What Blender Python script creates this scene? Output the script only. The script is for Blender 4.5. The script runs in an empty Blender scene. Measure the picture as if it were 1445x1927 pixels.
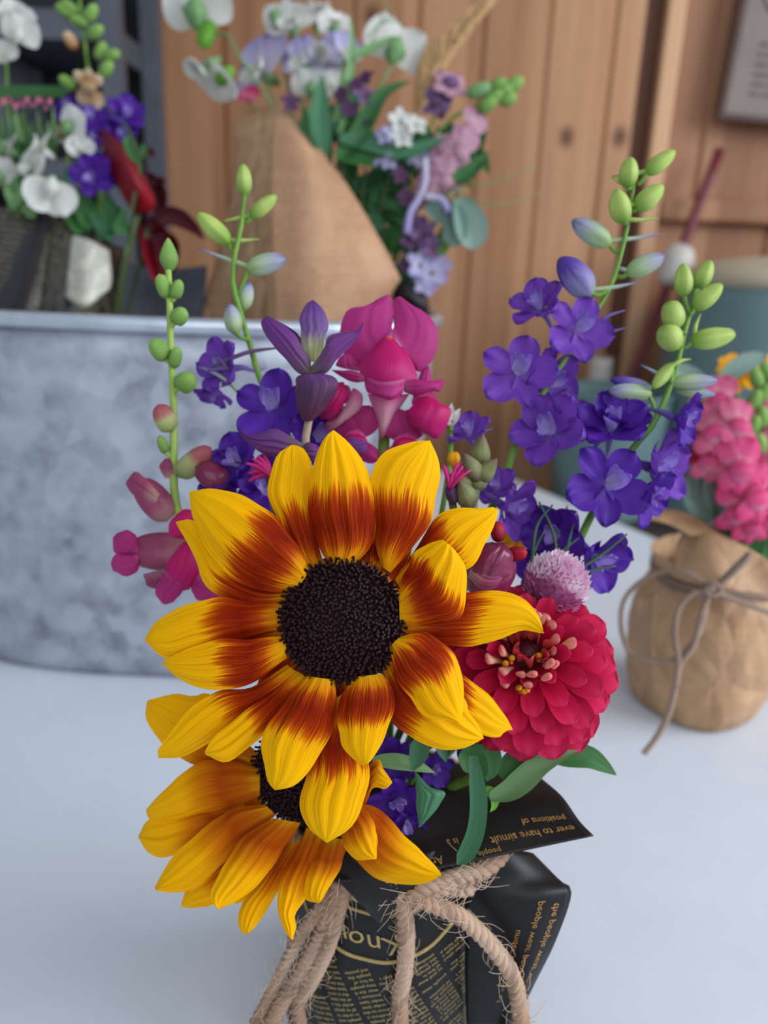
import bpy, math, random
import numpy as np
from mathutils import Vector, Matrix, Euler

random.seed(7)
rng = np.random.default_rng(7)
SC = bpy.context.scene
COL = SC.collection
PI = math.pi

# ------------------------------------------------------------------ camera
F = 1500.0                       # focal length in pixels of the 1445x1927 frame
CX, CY = 722.5, 963.5
PITCH = math.radians(18.0)
ROLL = math.radians(2.3)
TZ = 0.75                        # table top height
CAM = Vector((0.0, 0.0, TZ + 0.30))
_r0 = Vector((1, 0, 0)); _u0 = Vector((0, math.sin(PITCH), math.cos(PITCH)))
FW = Vector((0, math.cos(PITCH), -math.sin(PITCH)))
RT = (_r0 * math.cos(ROLL) + _u0 * math.sin(ROLL)).normalized()
UP = (_u0 * math.cos(ROLL) - _r0 * math.sin(ROLL)).normalized()
CROT = Matrix((RT, UP, -FW)).transposed()      # columns: right, up, back

cd = bpy.data.cameras.new('camera'); cam = bpy.data.objects.new('camera', cd); COL.objects.link(cam)
cam.matrix_world = Matrix.Translation(CAM) @ CROT.to_4x4()
cd.sensor_fit = 'VERTICAL'; cd.sensor_height = 36.0; cd.lens = F / 1927.0 * 36.0
cd.clip_start = 0.01; cd.clip_end = 50
cd.dof.use_dof = True; cd.dof.focus_distance = 0.236; cd.dof.aperture_fstop = cd.lens / 3.4
SC.camera = cam
SC.view_settings.view_transform = 'Standard'; SC.view_settings.look = 'None'
SC.view_settings.gamma = 1.0; SC.view_settings.use_curve_mapping = False
SC.view_settings.exposure = 0.0

def ray(px, py):
    return RT * ((px - CX) / F) - UP * ((py - CY) / F) + FW
def P(px, py, d):                # a point of the place seen at px, py at depth d metres
    return CAM + ray(px, py) * d
def on_z(px, py, z):
    r = ray(px, py); t = (z - CAM.z) / r.z
    return CAM + r * t
def on_y(px, py, y):
    r = ray(px, py); t = (y - CAM.y) / r.y
    return CAM + r * t
def cdir(x, y, z=0.0):           # direction given as right, up, towards the viewer
    return (RT * x + UP * y - FW * z)
def on_cyl(px, py, cx, cy, r):   # first hit of the sight line with a vertical cylinder
    v = ray(px, py); a = v.x**2 + v.y**2; ox, oy = CAM.x - cx, CAM.y - cy
    b = 2 * (ox * v.x + oy * v.y); c = ox * ox + oy * oy - r * r
    D = b * b - 4 * a * c
    t = (-b - math.sqrt(max(D, 0))) / (2 * a)
    return CAM + v * t

# ------------------------------------------------------------------ materials
def lin(c):
    out = []
    for v in c[:3]:
        v /= 255.0
        out.append(v / 12.92 if v <= 0.04045 else ((v + 0.055) / 1.055) ** 2.4)
    return (*out, 1.0)

class NT:
    def __init__(s, name):
        s.m = bpy.data.materials.new(name); s.m.use_nodes = True
        s.t = s.m.node_tree; s.t.nodes.clear()
        s.out = s.t.nodes.new('ShaderNodeOutputMaterial')
    def n(s, typ, **kw):
        nd = s.t.nodes.new(typ)
        for k, v in kw.items():
            if k.startswith('_'): setattr(nd, k[1:], v)
        for k, v in kw.items():
            if k.startswith('_'): continue
            key = int(k[1:]) if k[0] == 'i' and k[1:].isdigit() else k.replace('__', ' ')
            if isinstance(v, bpy.types.NodeSocket): s.t.links.new(v, nd.inputs[key])
            else: nd.inputs[key].default_value = v
        return nd
    def math(s, op, a, b=0.0, clamp=False):
        nd = s.n('ShaderNodeMath', _operation=op, _use_clamp=clamp, i0=a, i1=b); return nd.outputs[0]
    def ramp(s, fac, stops, interp='LINEAR'):
        nd = s.n('ShaderNodeValToRGB', Fac=fac); cr = nd.color_ramp; cr.interpolation = interp
        while len(cr.elements) < len(stops): cr.elements.new(0.5)
        for e, (p, c) in zip(cr.elements, stops):
            e.position = p
        for e, (p, c) in zip(cr.elements, stops):
            e.color = lin(c)
        return nd.outputs[0]
    def mix(s, fac, a, b, blend='MIX'):
        nd = s.n('ShaderNodeMix', _data_type='RGBA', _blend_type=blend)
        for sock, v in ((nd.inputs[0], fac), (nd.inputs[6], a), (nd.inputs[7], b)):
            if isinstance(v, bpy.types.NodeSocket): s.t.links.new(v, sock)
            else: sock.default_value = v
        return nd.outputs[2]
    def noise(s, vec, scale, detail=3.0, rough=0.5):
        return s.n('ShaderNodeTexNoise', Vector=vec, Scale=scale, Detail=detail, Roughness=rough).outputs[0]
    def finish(s, color, rough=0.5, spec=0.5, metal=0.0, transl=0.0, height=None, bump=0.3, bdist=0.001, sheen=0.0, coat=0.0):
        kw = {}
        if height is not None:
            kw['Normal'] = s.n('ShaderNodeBump', Strength=bump, Distance=bdist, Height=height).outputs[0]
        p = s.n('ShaderNodeBsdfPrincipled', Base__Color=color, Roughness=rough, Metallic=metal, **kw)
        p.inputs['Specular IOR Level'].default_value = spec
        if sheen: p.inputs['Sheen Weight'].default_value = sheen
        if coat: p.inputs['Coat Weight'].default_value = coat
        sh = p.outputs[0]
        if transl:
            tr = s.n('ShaderNodeBsdfTranslucent', Color=color)
            sh = s.n('ShaderNodeMixShader', i0=transl, i1=p.outputs[0], i2=tr.outputs[0]).outputs[0]
        s.t.links.new(sh, s.out.inputs[0])
        return s.m

def uv_parts(b):
    uv = b.n('ShaderNodeTexCoord').outputs['UV']
    sp = b.n('ShaderNodeSeparateXYZ', Vector=uv)
    return sp.outputs[0], sp.outputs[1]

def ramp_mat(name, stops, wob=0.1, su=18.0, streak=0.25, rough=0.5, transl=0.25, bump=0.25, spec=0.3, var=0.12, interp='LINEAR', coat=0.0, sheen=0.0):
    """colour runs from base (v = 0) to tip (v = 1) of a petal, leaf or bud, with veins along it"""
    b = NT(name); u, v = uv_parts(b)
    rnd = b.n('ShaderNodeObjectInfo').outputs['Random']
    vec = b.n('ShaderNodeCombineXYZ', X=b.math('MULTIPLY', u, su), Y=b.math('MULTIPLY', v, 1.6), Z=b.math('MULTIPLY', rnd, 37.0)).outputs[0]
    nz = b.noise(vec, 1.0, 3.0, 0.6)
    fac = b.math('ADD', v, b.math('MULTIPLY', b.math('SUBTRACT', nz, 0.5), wob))
    col = b.ramp(fac, stops, interp)
    vec2 = b.n('ShaderNodeCombineXYZ', X=b.math('MULTIPLY', u, su * 2.3), Y=b.math('MULTIPLY', v, 1.1), Z=b.math('MULTIPLY', rnd, 11.0)).outputs[0]
    nz2 = b.noise(vec2, 1.0, 2.0, 0.5)
    k = b.math('ADD', b.math('MULTIPLY', nz2, streak * 2), 1.0 - streak)
    k = b.math('MULTIPLY', k, b.math('ADD', b.math('MULTIPLY', rnd, var), 1.0 - var / 2))
    kc = b.n('ShaderNodeCombineColor', Red=k, Green=k, Blue=k).outputs[0]
    col = b.mix(1.0, col, kc, 'MULTIPLY')
    return b.finish(col, rough, spec, transl=transl, height=nz2, bump=bump, bdist=0.0006, coat=coat, sheen=sheen)

def plain_mat(name, c, c2=None, scale=40.0, rough=0.5, spec=0.4, metal=0.0, bump=0.1, bdist=0.001, transl=0.0, detail=4.0, stretch=(1, 1, 1), coat=0.0, sheen=0.0):
    b = NT(name)
    co = b.n('ShaderNodeTexCoord').outputs['Object']
    mp = b.n('ShaderNodeMapping', Vector=co, Scale=stretch).outputs[0]
    nz = b.noise(mp, scale, detail, 0.6)
    c2 = c2 or tuple(x * 0.85 for x in c)
    col = b.ramp(nz, [(0.3, c2), (0.7, c)])
    return b.finish(col, rough, spec, metal, transl, nz, bump, bdist, sheen, coat)

M = {}
M['sun'] = None
def sunflower_petal_mat(name, stops, wob, streakcol, transl=0.18):
    b = NT(name); u, v = uv_parts(b)
    rnd = b.n('ShaderNodeObjectInfo').outputs['Random']
    z = b.math('MULTIPLY', rnd, 53.0)
    mk = lambda su, sv: b.n('ShaderNodeCombineXYZ', X=b.math('MULTIPLY', u, su), Y=b.math('MULTIPLY', v, sv), Z=z).outputs[0]
    big = b.noise(mk(3.0, 0.6), 1.0, 1.0, 0.5)
    fine = b.noise(mk(34.0, 0.9), 1.0, 5.0, 0.75)
    f = b.math('ADD', v, b.math('MULTIPLY', b.math('SUBTRACT', fine, 0.5), wob))
    f = b.math('ADD', f, b.math('MULTIPLY', b.math('SUBTRACT', big, 0.5), 0.25))
    # the edges of a petal turn yellow sooner than its middle
    e = b.math('ABSOLUTE', b.math('SUBTRACT', u, 0.5)); e = b.math('POWER', b.math('MULTIPLY', e, 2.0), 3.0)
    f = b.math('ADD', f, b.math('MULTIPLY', e, 0.05))
    col = b.ramp(f, stops)
    s = b.noise(mk(40.0, 0.9), 1.0, 3.0, 0.6)
    s = b.n('ShaderNodeMapRange', Value=s, From__Min=0.54, From__Max=0.66).outputs[0]
    s = b.math('MULTIPLY', s, 0.45)
    col = b.mix(s, col, lin(streakcol))
    ridge = b.noise(mk(11.0, 0.5), 1.0, 2.0, 0.5)
    return b.finish(col, 0.6, 0.07, transl=transl, height=ridge, bump=0.45, bdist=0.0012)

M['sun'] = sunflower_petal_mat('sunflower petal bicolour',
    [(0.0, (236, 166, 8)), (0.10, (222, 132, 6)), (0.16, (168, 56, 2)), (0.28, (126, 20, 0)), (0.43, (156, 40, 0)), (0.50, (208, 98, 0)), (0.545, (252, 180, 2)), (1.0, (255, 192, 4))], 0.48, (190, 88, 0))
M['sun2'] = sunflower_petal_mat('sunflower petal orange based',
    [(0.0, (206, 140, 8)), (0.10, (184, 92, 4)), (0.30, (168, 66, 2)), (0.46, (214, 120, 2)), (0.62, (250, 178, 2)), (1.0, (254, 188, 4))], 0.26, (205, 110, 0))
M['yellow'] = ramp_mat('yellow petal', [(0.0, (225, 120, 5)), (0.5, (250, 170, 8)), (1.0, (252, 180, 12))], 0.15)
M['disc'] = plain_mat('dark disc', (50, 20, 24), (24, 8, 12), 900, 0.65, 0.2, bump=0.4)
M['disctip'] = plain_mat('dark disc floret', (54, 23, 27), (26, 10, 13), 900, 0.6, 0.25, bump=0.2)
M['zin'] = ramp_mat('zinnia petal', [(0.0, (84, 2, 26)), (0.5, (166, 6, 46)), (0.8, (196, 20, 66)), (1.0, (208, 44, 88))], 0.06, 12, 0.12, 0.6, 0.2, 0.2, spec=0.1, var=0.3)
M['zinc'] = ramp_mat('zinnia inner petal', [(0.0, (150, 40, 40)), (0.5, (215, 90, 80)), (1.0, (205, 45, 70))], 0.06, 8, 0.1)
M['cream'] = ramp_mat('zinnia curled floret', [(0.0, (160, 90, 70)), (0.4, (240, 200, 150)), (0.8, (240, 170, 140)), (1.0, (214, 70, 90))], 0.1, 8, 0.1)
M['stamen'] = plain_mat('yellow stamen', (240, 170, 20), (200, 110, 10), 800)
M['zdisc'] = plain_mat('maroon zinnia centre', (90, 26, 40), (50, 12, 22), 700, bump=0.4)
LK = dict(wob=0.2, su=9, streak=0.26, rough=0.55, transl=0.30, bump=0.25, var=0.22)
M['lark'] = ramp_mat('violet larkspur sepal', [(0.0, (168, 130, 206)), (0.25, (128, 72, 184)), (1.0, (114, 62, 174))], **LK)
M['larkd'] = ramp_mat('deep blue violet larkspur sepal', [(0.0, (126, 90, 196)), (0.25, (90, 38, 160)), (1.0, (84, 36, 156))], **LK)
M['larkl'] = ramp_mat('pale violet inner petal', [(0.0, (222, 212, 236)), (0.6, (180, 156, 222)), (1.0, (134, 100, 202))], **LK)
M['spur'] = ramp_mat('larkspur spur', [(0.0, (110, 80, 175)), (1.0, (150, 130, 190))], **LK)
GB = dict(wob=0.2, su=10, streak=0.24, rough=0.5, transl=0.2, bump=0.2, var=0.1)
M['budg'] = ramp_mat('lime larkspur bud', [(0.0, (120, 160, 60)), (0.5, (186, 204, 110)), (0.85, (170, 196, 96)), (1.0, (130, 165, 70))], **GB)
M['budl'] = ramp_mat('lilac green larkspur bud', [(0.0, (160, 185, 120)), (0.4, (180, 198, 160)), (0.75, (166, 166, 190)), (1.0, (106, 106, 150))], **{**GB, 'wob': 0.8, 'su': 16})
M['budp'] = ramp_mat('violet larkspur bud', [(0.0, (160, 176, 160)), (0.3, (150, 140, 190)), (0.7, (96, 66, 165)), (1.0, (74, 52, 134))], **{**GB, 'wob': 0.8, 'su': 14})
M['stem'] = plain_mat('fresh green stem', (128, 168, 66), (96, 138, 50), 120, 0.5, transl=0.1)
M['stemd'] = plain_mat('dark green stem', (86, 104, 60), (64, 78, 50), 120, 0.55)
M['stemp'] = plain_mat('pale hairy stem', (166, 192, 92), (140, 168, 76), 160, 0.6)
M['leaf'] = ramp_mat('green leaf', [(0.0, (74, 128, 66)), (0.5, (64, 116, 62)), (1.0, (70, 120, 70))], 0.2, 9, 0.2, 0.42, 0.25, 0.4)
M['leaf2'] = ramp_mat('blue green leaf', [(0.0, (78, 128, 92)), (1.0, (70, 124, 86))], 0.2, 9, 0.18, 0.45, 0.2, 0.3)
M['leafp'] = ramp_mat('pale green leaf', [(0.0, (124, 166, 108)), (1.0, (140, 178, 122))], 0.2, 9, 0.15, 0.5, 0.25, 0.3)
M['leafl'] = ramp_mat('lime leaf', [(0.0, (90, 150, 40)), (1.0, (120, 176, 60))], 0.2, 9, 0.15, 0.45, 0.25, 0.3)
M['euc'] = ramp_mat('silvery eucalyptus leaf', [(0.0, (108, 136, 124)), (1.0, (138, 160, 150))], 0.2, 9, 0.15, 0.6, 0.1, 0.2)
M['fern'] = plain_mat('needle foliage', (70, 100, 70), (48, 76, 56), 200, transl=0.1)
M['snap'] = ramp_mat('magenta snapdragon petal', [(0.0, (190, 100, 146)), (0.25, (176, 40, 116)), (0.7, (186, 50, 128)), (1.0, (180, 42, 118))], 0.1, 10, 0.10, 0.55, 0.30, 0.2, var=0.08)
M['snaph'] = ramp_mat('hot pink snapdragon palate', [(0.0, (186, 40, 112)), (0.3, (190, 22, 108)), (0.93, (196, 14, 98)), (1.0, (244, 120, 40))], 0.04, 16, 0.14, 0.5, 0.25, 0.2, var=0.05)
M['snapt'] = ramp_mat('pale pink snapdragon tube', [(0.0, (176, 70, 110)), (0.3, (226, 176, 190)), (0.7, (224, 150, 180)), (1.0, (206, 70, 140))], 0.15, 14, 0.12, 0.5, 0.3)
M['snapm'] = ramp_mat('dusky mauve snapdragon petal', [(0.0, (200, 160, 150)), (0.4, (160, 70, 104)), (1.0, (150, 52, 98))], 0.15, 8, 0.12, 0.5, 0.25, coat=0.2)
M['snapd'] = ramp_mat('wine red snapdragon bud', [(0.0, (150, 90, 110)), (0.4, (128, 30, 72)), (1.0, (110, 16, 58))], 0.2, 8, 0.15, 0.35, 0.15, coat=0.4)
M['snapl'] = ramp_mat('rose pink petal', [(0.0, (244, 186, 200)), (0.5, (226, 112, 146)), (1.0, (218, 90, 130))], 0.3, 8, 0.15, 0.55, 0.3, var=0.3)
M['snapc'] = ramp_mat('hot rose petal', [(0.0, (250, 200, 212)), (0.4, (238, 98, 150)), (1.0, (228, 62, 124))], 0.3, 8, 0.15, 0.55, 0.3, var=0.3)
M['blush'] = ramp_mat('blush pink petal', [(0.0, (226, 190, 196)), (0.5, (206, 160, 176)), (1.0, (196, 140, 164))], 0.15, 8, 0.1, 0.6, 0.3)
M['white'] = ramp_mat('white petal', [(0.0, (206, 214, 186)), (0.3, (228, 228, 220)), (1.0, (236, 234, 230))], 0.1, 9, 0.06, 0.6, 0.35)
M['lilac'] = ramp_mat('lilac petal', [(0.0, (220, 216, 226)), (0.5, (196, 188, 222)), (1.0, (176, 164, 214))], 0.1, 9, 0.08, 0.6, 0.35)
M['mauve'] = ramp_mat('mauve petal', [(0.0, (120, 80, 110)), (0.5, (130, 96, 140)), (1.0, (140, 110, 160))], 0.1, 9, 0.08, 0.6, 0.3)
M['plum'] = ramp_mat('dark plum petal', [(0.0, (90, 50, 80)), (1.0, (96, 60, 100))], 0.1, 9, 0.1, 0.6, 0.2)
M['sage'] = ramp_mat('purple sage bract', [(0.0, (130, 122, 100)), (0.16, (110, 82, 110)), (0.4, (112, 60, 124)), (1.0, (112, 52, 136))], 0.3, 9, 0.4, 0.55, 0.2, 1.0, var=0.1)
M['sagei'] = ramp_mat('sage bract with pale base', [(0.0, (196, 206, 130)), (0.25, (186, 190, 140)), (0.45, (124, 92, 146)), (1.0, (104, 54, 142))], 0.40, 8, 0.3, 0.55, 0.25, 0.9, var=0.05)
M['saged'] = ramp_mat('dusky sage calyx', [(0.0, (100, 50, 76)), (0.5, (78, 46, 78)), (1.0, (110, 60, 130))], 0.2, 10, 0.3, 0.6, 0.1, 0.8, var=0.05)
M['sagest'] = plain_mat('hairy pinkish stem', (170, 140, 130), (140, 130, 96), 300, 0.7)
M['globe'] = plain_mat('pale pink globe bract', (246, 232, 238), (226, 170, 204), 160, 0.5, transl=0.2)
M['globed'] = plain_mat('magenta globe bract', (206, 120, 168), (160, 70, 126), 160, 0.5, transl=0.2)
M['cerise'] = ramp_mat('cerise needle floret', [(0.0, (170, 20, 90)), (1.0, (226, 50, 140))], 0.1)
M['redp'] = ramp_mat('crimson petal', [(0.0, (120, 8, 24)), (1.0, (190, 14, 44))], 0.1)
M['calla'] = ramp_mat('dark red spathe', [(0.0, (84, 10, 26)), (0.5, (128, 18, 36)), (1.0, (156, 26, 40))], 0.15, 8, 0.15, 0.45, 0.15)
M['maroon'] = ramp_mat('maroon leaf', [(0.0, (60, 14, 26)), (1.0, (92, 20, 36))], 0.15, 8, 0.15, 0.45, 0.1)
M['plume'] = plain_mat('dry straw plume', (216, 180, 130), (176, 136, 92), 300, 0.8)
M['snapbud'] = ramp_mat('green snapdragon bud', [(0.0, (112, 146, 72)), (0.6, (126, 166, 80)), (1.0, (150, 184, 92))], 0.2, 8, 0.15, 0.55, 0.15, 0.3)
M['snapbudb'] = ramp_mat('brownish green bud', [(0.0, (96, 70, 70)), (0.5, (122, 128, 76)), (1.0, (104, 76, 72))], 0.4, 6, 0.25, 0.5, 0.1, 0.3)
M['pinktip'] = ramp_mat('bud with dusty pink tip', [(0.0, (128, 150, 80)), (0.45, (176, 180, 120)), (0.62, (170, 96, 96)), (1.0, (164, 70, 84))], 0.12, 8, 0.1, 0.5, 0.15)
M['dry'] = ramp_mat('dried brown bloom', [(0.0, (150, 84, 40)), (0.5, (196, 160, 116)), (1.0, (222, 204, 180))], 0.2, 8, 0.2)
M['twine'] = ramp_mat('jute twine', [(0.0, (186, 148, 122)), (0.5, (212, 180, 156)), (1.0, (178, 140, 114))], 0.8, 26, 0.35, 0.85, 0.0, 0.8, spec=0.1)
M['fibre'] = plain_mat('jute fibre', (222, 198, 176), (200, 172, 146), 200, 0.8)
M['twineg'] = ramp_mat('grey brown string', [(0.0, (156, 130, 114)), (1.0, (178, 152, 136))], 0.6, 20, 0.25, 0.85, 0.0, 0.6, spec=0.1)
M['black'] = plain_mat('black coated paper', (16, 15, 18), (11, 10, 13), 60, 0.46, 0.35, bump=0.08, bdist=0.002, coat=0.0)
M['blacki'] = plain_mat('dark brown inside of paper', (30, 24, 24), (21, 17, 18), 60, 0.5, 0.35, bump=0.08, bdist=0.002)
M['gold'] = plain_mat('gold print', (206, 180, 116), (176, 150, 92), 400, 0.45, 0.4, bump=0.0)
M['golda'] = plain_mat('amber print', (196, 144, 78), (150, 106, 58), 300, 0.45, 0.4, bump=0.0)
# ------------------------------------------------------------------ objects
def loc_of(o):
    v = Vector((0, 0, 0))
    while o is not None:
        v += o.location; o = o.parent
    return v

def T(name, label, cat, loc, group=None):
    o = bpy.data.objects.new(name, None); COL.objects.link(o)
    o.empty_display_size = 0.01
    o.location = Vector(loc); o['label'] = label; o['category'] = cat
    if group: o['group'] = group
    return o

def mesh(name, V, Fc, mat, UV=None, smooth=True):
    me = bpy.data.meshes.new(name)
    me.from_pydata([tuple(v) for v in V], [], Fc)
    if UV is not None:
        ul = me.uv_layers.new(name='UVMap')
        li = np.empty(len(me.loops), dtype=np.int32); me.loops.foreach_get('vertex_index', li)
        ul.data.foreach_set('uv', np.asarray(UV, dtype=np.float32)[li].ravel())
    if smooth: me.polygons.foreach_set('use_smooth', [True] * len(me.polygons))
    if mat is not None: me.materials.append(mat)
    me.update()
    return me

def mk(name, parent, V, Fc, mat, UV=None, smooth=True, label=None):
    """a mesh whose vertices are given in world space, stored relative to its parent"""
    off = loc_of(parent) if parent is not None else Vector((0, 0, 0))
    V = np.asarray([tuple(v) for v in V]) - np.asarray(off)
    o = bpy.data.objects.new(name, mesh(name, V, Fc, mat, UV, smooth)); COL.objects.link(o)
    o.parent = parent
    if label: o['label'] = label
    return o

def tag(o, label, cat=None, group=None, kind=None):
    o['label'] = label
    if cat: o['category'] = cat
    if group: o['group'] = group
    if kind: o['kind'] = kind
    return o

def struct(name, V, Fc, mat, smooth=False, UV=None):
    o = mk(name, None, V, Fc, mat, UV, smooth); o['kind'] = 'structure'; return o

def gridF(n, m, wrap=False):
    f = []
    for i in range(n - 1):
        for j in range(m if wrap else m - 1):
            k = (j + 1) % m
            f.append((i * m + j, i * m + k, (i + 1) * m + k, (i + 1) * m + j))
    return f

def crom(pts, n):
    """n points along a smooth curve through pts (numpy rows), evenly spread by length"""
    p = np.asarray([tuple(q) for q in pts], dtype=float)
    if len(p) == 2:
        return p[0] + (p[1] - p[0]) * np.linspace(0, 1, n)[:, None]
    e = np.vstack([2 * p[0] - p[1], p, 2 * p[-1] - p[-2]])
    out = []
    for i in range(len(p) - 1):
        a, b, c, d = e[i:i + 4]
        for t in np.linspace(0, 1, 16, endpoint=False):
            out.append(0.5 * (2 * b + (c - a) * t + (2 * a - 5 * b + 4 * c - d) * t * t + (3 * b - a - 3 * c + d) * t ** 3))
    out.append(p[-1]); out = np.array(out)
    s = np.concatenate([[0], np.cumsum(np.linalg.norm(np.diff(out, axis=0), axis=1))])
    q = np.linspace(0, s[-1], n)
    return np.stack([np.interp(q, s, out[:, k]) for k in range(p.shape[1])], 1)

def tube_data(pts, radii, m=8, cap=True):
    p = np.asarray([tuple(q) for q in pts], dtype=float); n = len(p)
    r = np.interp(np.linspace(0, 1, n), np.linspace(0, 1, len(radii)), radii) if np.ndim(radii) else np.full(n, radii)
    tg = np.gradient(p, axis=0); tg /= np.linalg.norm(tg, axis=1)[:, None] + 1e-12
    a = np.array([0.3, 0.9, 0.2]); u = a - tg[0] * a.dot(tg[0]); u /= np.linalg.norm(u)
    V, UV = [], []
    for i in range(n):
        u = u - tg[i] * u.dot(tg[i]); u /= np.linalg.norm(u); w = np.cross(tg[i], u)
        for j in range(m):
            an = 2 * PI * j / m
            V.append(p[i] + r[i] * (math.cos(an) * u + math.sin(an) * w)); UV.append((j / m, i / (n - 1)))
    Fc = gridF(n, m, True)
    if cap:
        Fc += [tuple(range(m - 1, -1, -1)), tuple(range((n - 1) * m, n * m))]
    return V, Fc, UV

def join(parts):
    V, Fc, UV = [], [], []
    for v, f, u in parts:
        k = len(V); V += [tuple(q) for q in v]; Fc += [tuple(x + k for x in q) for q in f]; UV += list(u)
    return V, Fc, UV

def stem(name, parent, pts, r, mat, n=26, m=8, label=None):
    V, Fc, UV = tube_data(crom(pts, n), r, m)
    return mk(name, parent, V, Fc, mat, UV, label=label)

def pp(pts, d=None):             # [(px, py[, d])] -> points
    return [P(q[0], q[1], q[2] if len(q) > 2 else d) for q in pts]

def petal_outline(name, parent, mat, L, R, dep, cup=0.003, ridge=0.00012, n=24, m=21, edge=0.5, vmax=1.0, vmin=0.0, wav=0.0, label=None, roll=0.0):
    """a petal whose two long edges run base -> tip; dep = depth at base, middle, tip; cup > 0 bulges towards the viewer"""
    l = crom(L, n); r = crom(R, n)
    V, UV = [], []
    ph = random.random() * 6
    for e_ in (l, r):              # slightly uneven edges
        tq = np.linspace(0, 1, n); k1, k2 = random.uniform(8, 13), random.uniform(17, 25); w_ = np.linalg.norm(l - r, axis=1) * .018
        e_ += (np.sin(tq * k1 + random.random() * 6) + .6 * np.sin(tq * k2 + random.random() * 6))[:, None] * (w_ * (1 - tq ** 8))[:, None] * ((r - l) / (np.linalg.norm(r - l, axis=1)[:, None] + 1e-6))
    for i in range(n):
        t = i / (n - 1)
        d0 = (1 - t) * (1 - 2 * t) * dep[0] + 4 * t * (1 - t) * dep[1] + t * (2 * t - 1) * dep[2]
        env = math.sin(PI * min(1, 0.12 + 0.88 * t)) ** 0.6 if t < 1 else 0
        for j in range(m):
            s = 2 * j / (m - 1) - 1
            q = l[i] + (r[i] - l[i]) * (s + 1) / 2
            d = d0 - cup * env * (1 - s * s) - ridge * env * math.cos(s * PI * 4.0 + ph) + wav * env * math.sin(5 * t + ph) * s + roll * t * t * s
            d -= 0.0006 * env * math.exp(-(s / 0.12) ** 2) * -1
            V.append(P(q[0], q[1], d)); UV.append(((s + 1) / 2, vmin + t * (vmax - vmin)))
    return mk(name, parent, V, gridF(n, m), mat, UV, label=label)

def sheet_px(name, parent, mat, rows, n=12, m=12, label=None, fn=None, thick=0.0):
    """a sheet through rows of (px, py, d) control points"""
    R_ = [crom(r, m) for r in rows]
    cols = [crom([R_[k][j] for k in range(len(rows))], n) for j in range(m)]
    V, UV = [], []
    for i in range(n):
        for j in range(m):
            x, y, d = cols[j][i]; u, v = j / (m - 1), i / (n - 1)
            if fn: d += fn(u, v)
            V.append(P(x, y, d)); UV.append((u, v))
    o = mk(name, parent, V, gridF(n, m), mat, UV, label=label)
    if thick:
        md = o.modifiers.new('thickness', 'SOLIDIFY'); md.thickness = thick; md.offset = 0
    return o

def blade(name, parent, mat, pts, w, d=None, nrm=None, cup=0.15, n=16, m=7, prof='leaf', label=None, twist=0.0):
    """a leaf along px points; w = widest width in px"""
    c = crom(pp(pts, d), n)
    dd = np.mean([q[2] if len(q) > 2 else d for q in pts]); W = w * dd / F
    nv = np.asarray(cdir(*(nrm or (0, 0.15, 1)))); nv /= np.linalg.norm(nv)
    tg = np.gradient(c, axis=0); tg /= np.linalg.norm(tg, axis=1)[:, None]
    V, UV = [], []
    for i in range(n):
        t = i / (n - 1)
        sd = np.cross(tg[i], nv); sd /= np.linalg.norm(sd) + 1e-9; up = np.cross(sd, tg[i])
        if twist:
            an = twist * (t - 0.3); sd, up = sd * math.cos(an) + up * math.sin(an), up * math.cos(an) - sd * math.sin(an)
        wt = profile(prof, t) * W / 2
        for j in range(m):
            s = 2 * j / (m - 1) - 1
            V.append(c[i] + sd * s * wt + up * (cup * wt * 2 * (s * s - 0.4) - 0.10 * wt * math.exp(-(s / .15) ** 2))); UV.append(((s + 1) / 2, t))
    return mk(name, parent, V, gridF(n, m), mat, UV, label=label)

def profile(kind, t):
    if kind == 'leaf': return max(0.02, math.sin(PI * (0.06 + 0.94 * t) ** 0.8) ** 0.85) if t < 1 else 0.02
    if kind == 'obov': return 0.18 + 0.82 * math.sin(PI * 0.5 * min(1, t / 0.62)) ** 1.3 if t < 0.62 else max(0.03, math.sqrt(max(0, 1 - ((t - 0.62) / 0.38) ** 2.2)))
    if kind == 'round': return 0.3 + 0.7 * math.sin(PI * 0.5 * min(1, t / 0.5)) if t < 0.5 else max(0.03, math.sqrt(max(0, 1 - ((t - 0.5) / 0.5) ** 2.4)))
    if kind == 'lance': return max(0.02, (math.sin(PI * t ** 0.7)) ** 1.1) if 0 < t < 1 else 0.06
    if kind == 'strap': return (0.5 + 0.5 * min(1, t / 0.3)) * (1 if t < 0.8 else max(0.05, math.sqrt(max(0, 1 - ((t - 0.8) / 0.2) ** 2))))
    if kind == 'spoon': return (0.30 + 0.70 * min(1, t / 0.7) ** 1.4) * (1 if t < 0.72 else max(0.04, math.sqrt(max(0, 1 - ((t - 0.72) / 0.28) ** 4.0))))
    return 1.0

def petal_me(name, mat, w=0.7, prof='obov', cup=0.15, bend=0.0, ruf=0.0, n=14, m=9, notch=0.0, L=1.0):
    V, UV = [], []
    for i in range(n):
        t = math.sin(PI / 2 * i / (n - 1)) if prof in ('spoon', 'round', 'obov') else i / (n - 1)
        wt = profile(prof, t) * w / 2
        for j in range(m):
            s = 2 * j / (m - 1) - 1
            y = t * L - notch * math.exp(-(s / 0.3) ** 2) * t ** 4 - 0.06 * s * s * t * L * 0.5
            z = bend * t * t + cup * wt * 2 * s * s * (1 - 0.6 * t ** 4) + ruf * t * t * math.sin(s * 5 + 0.7) + ruf * 0.5 * math.sin(9 * t) * s
            V.append((s * wt, y, z)); UV.append(((s + 1) / 2, t))
    return mesh(name, V, gridF(n, m), mat, UV)

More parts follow.
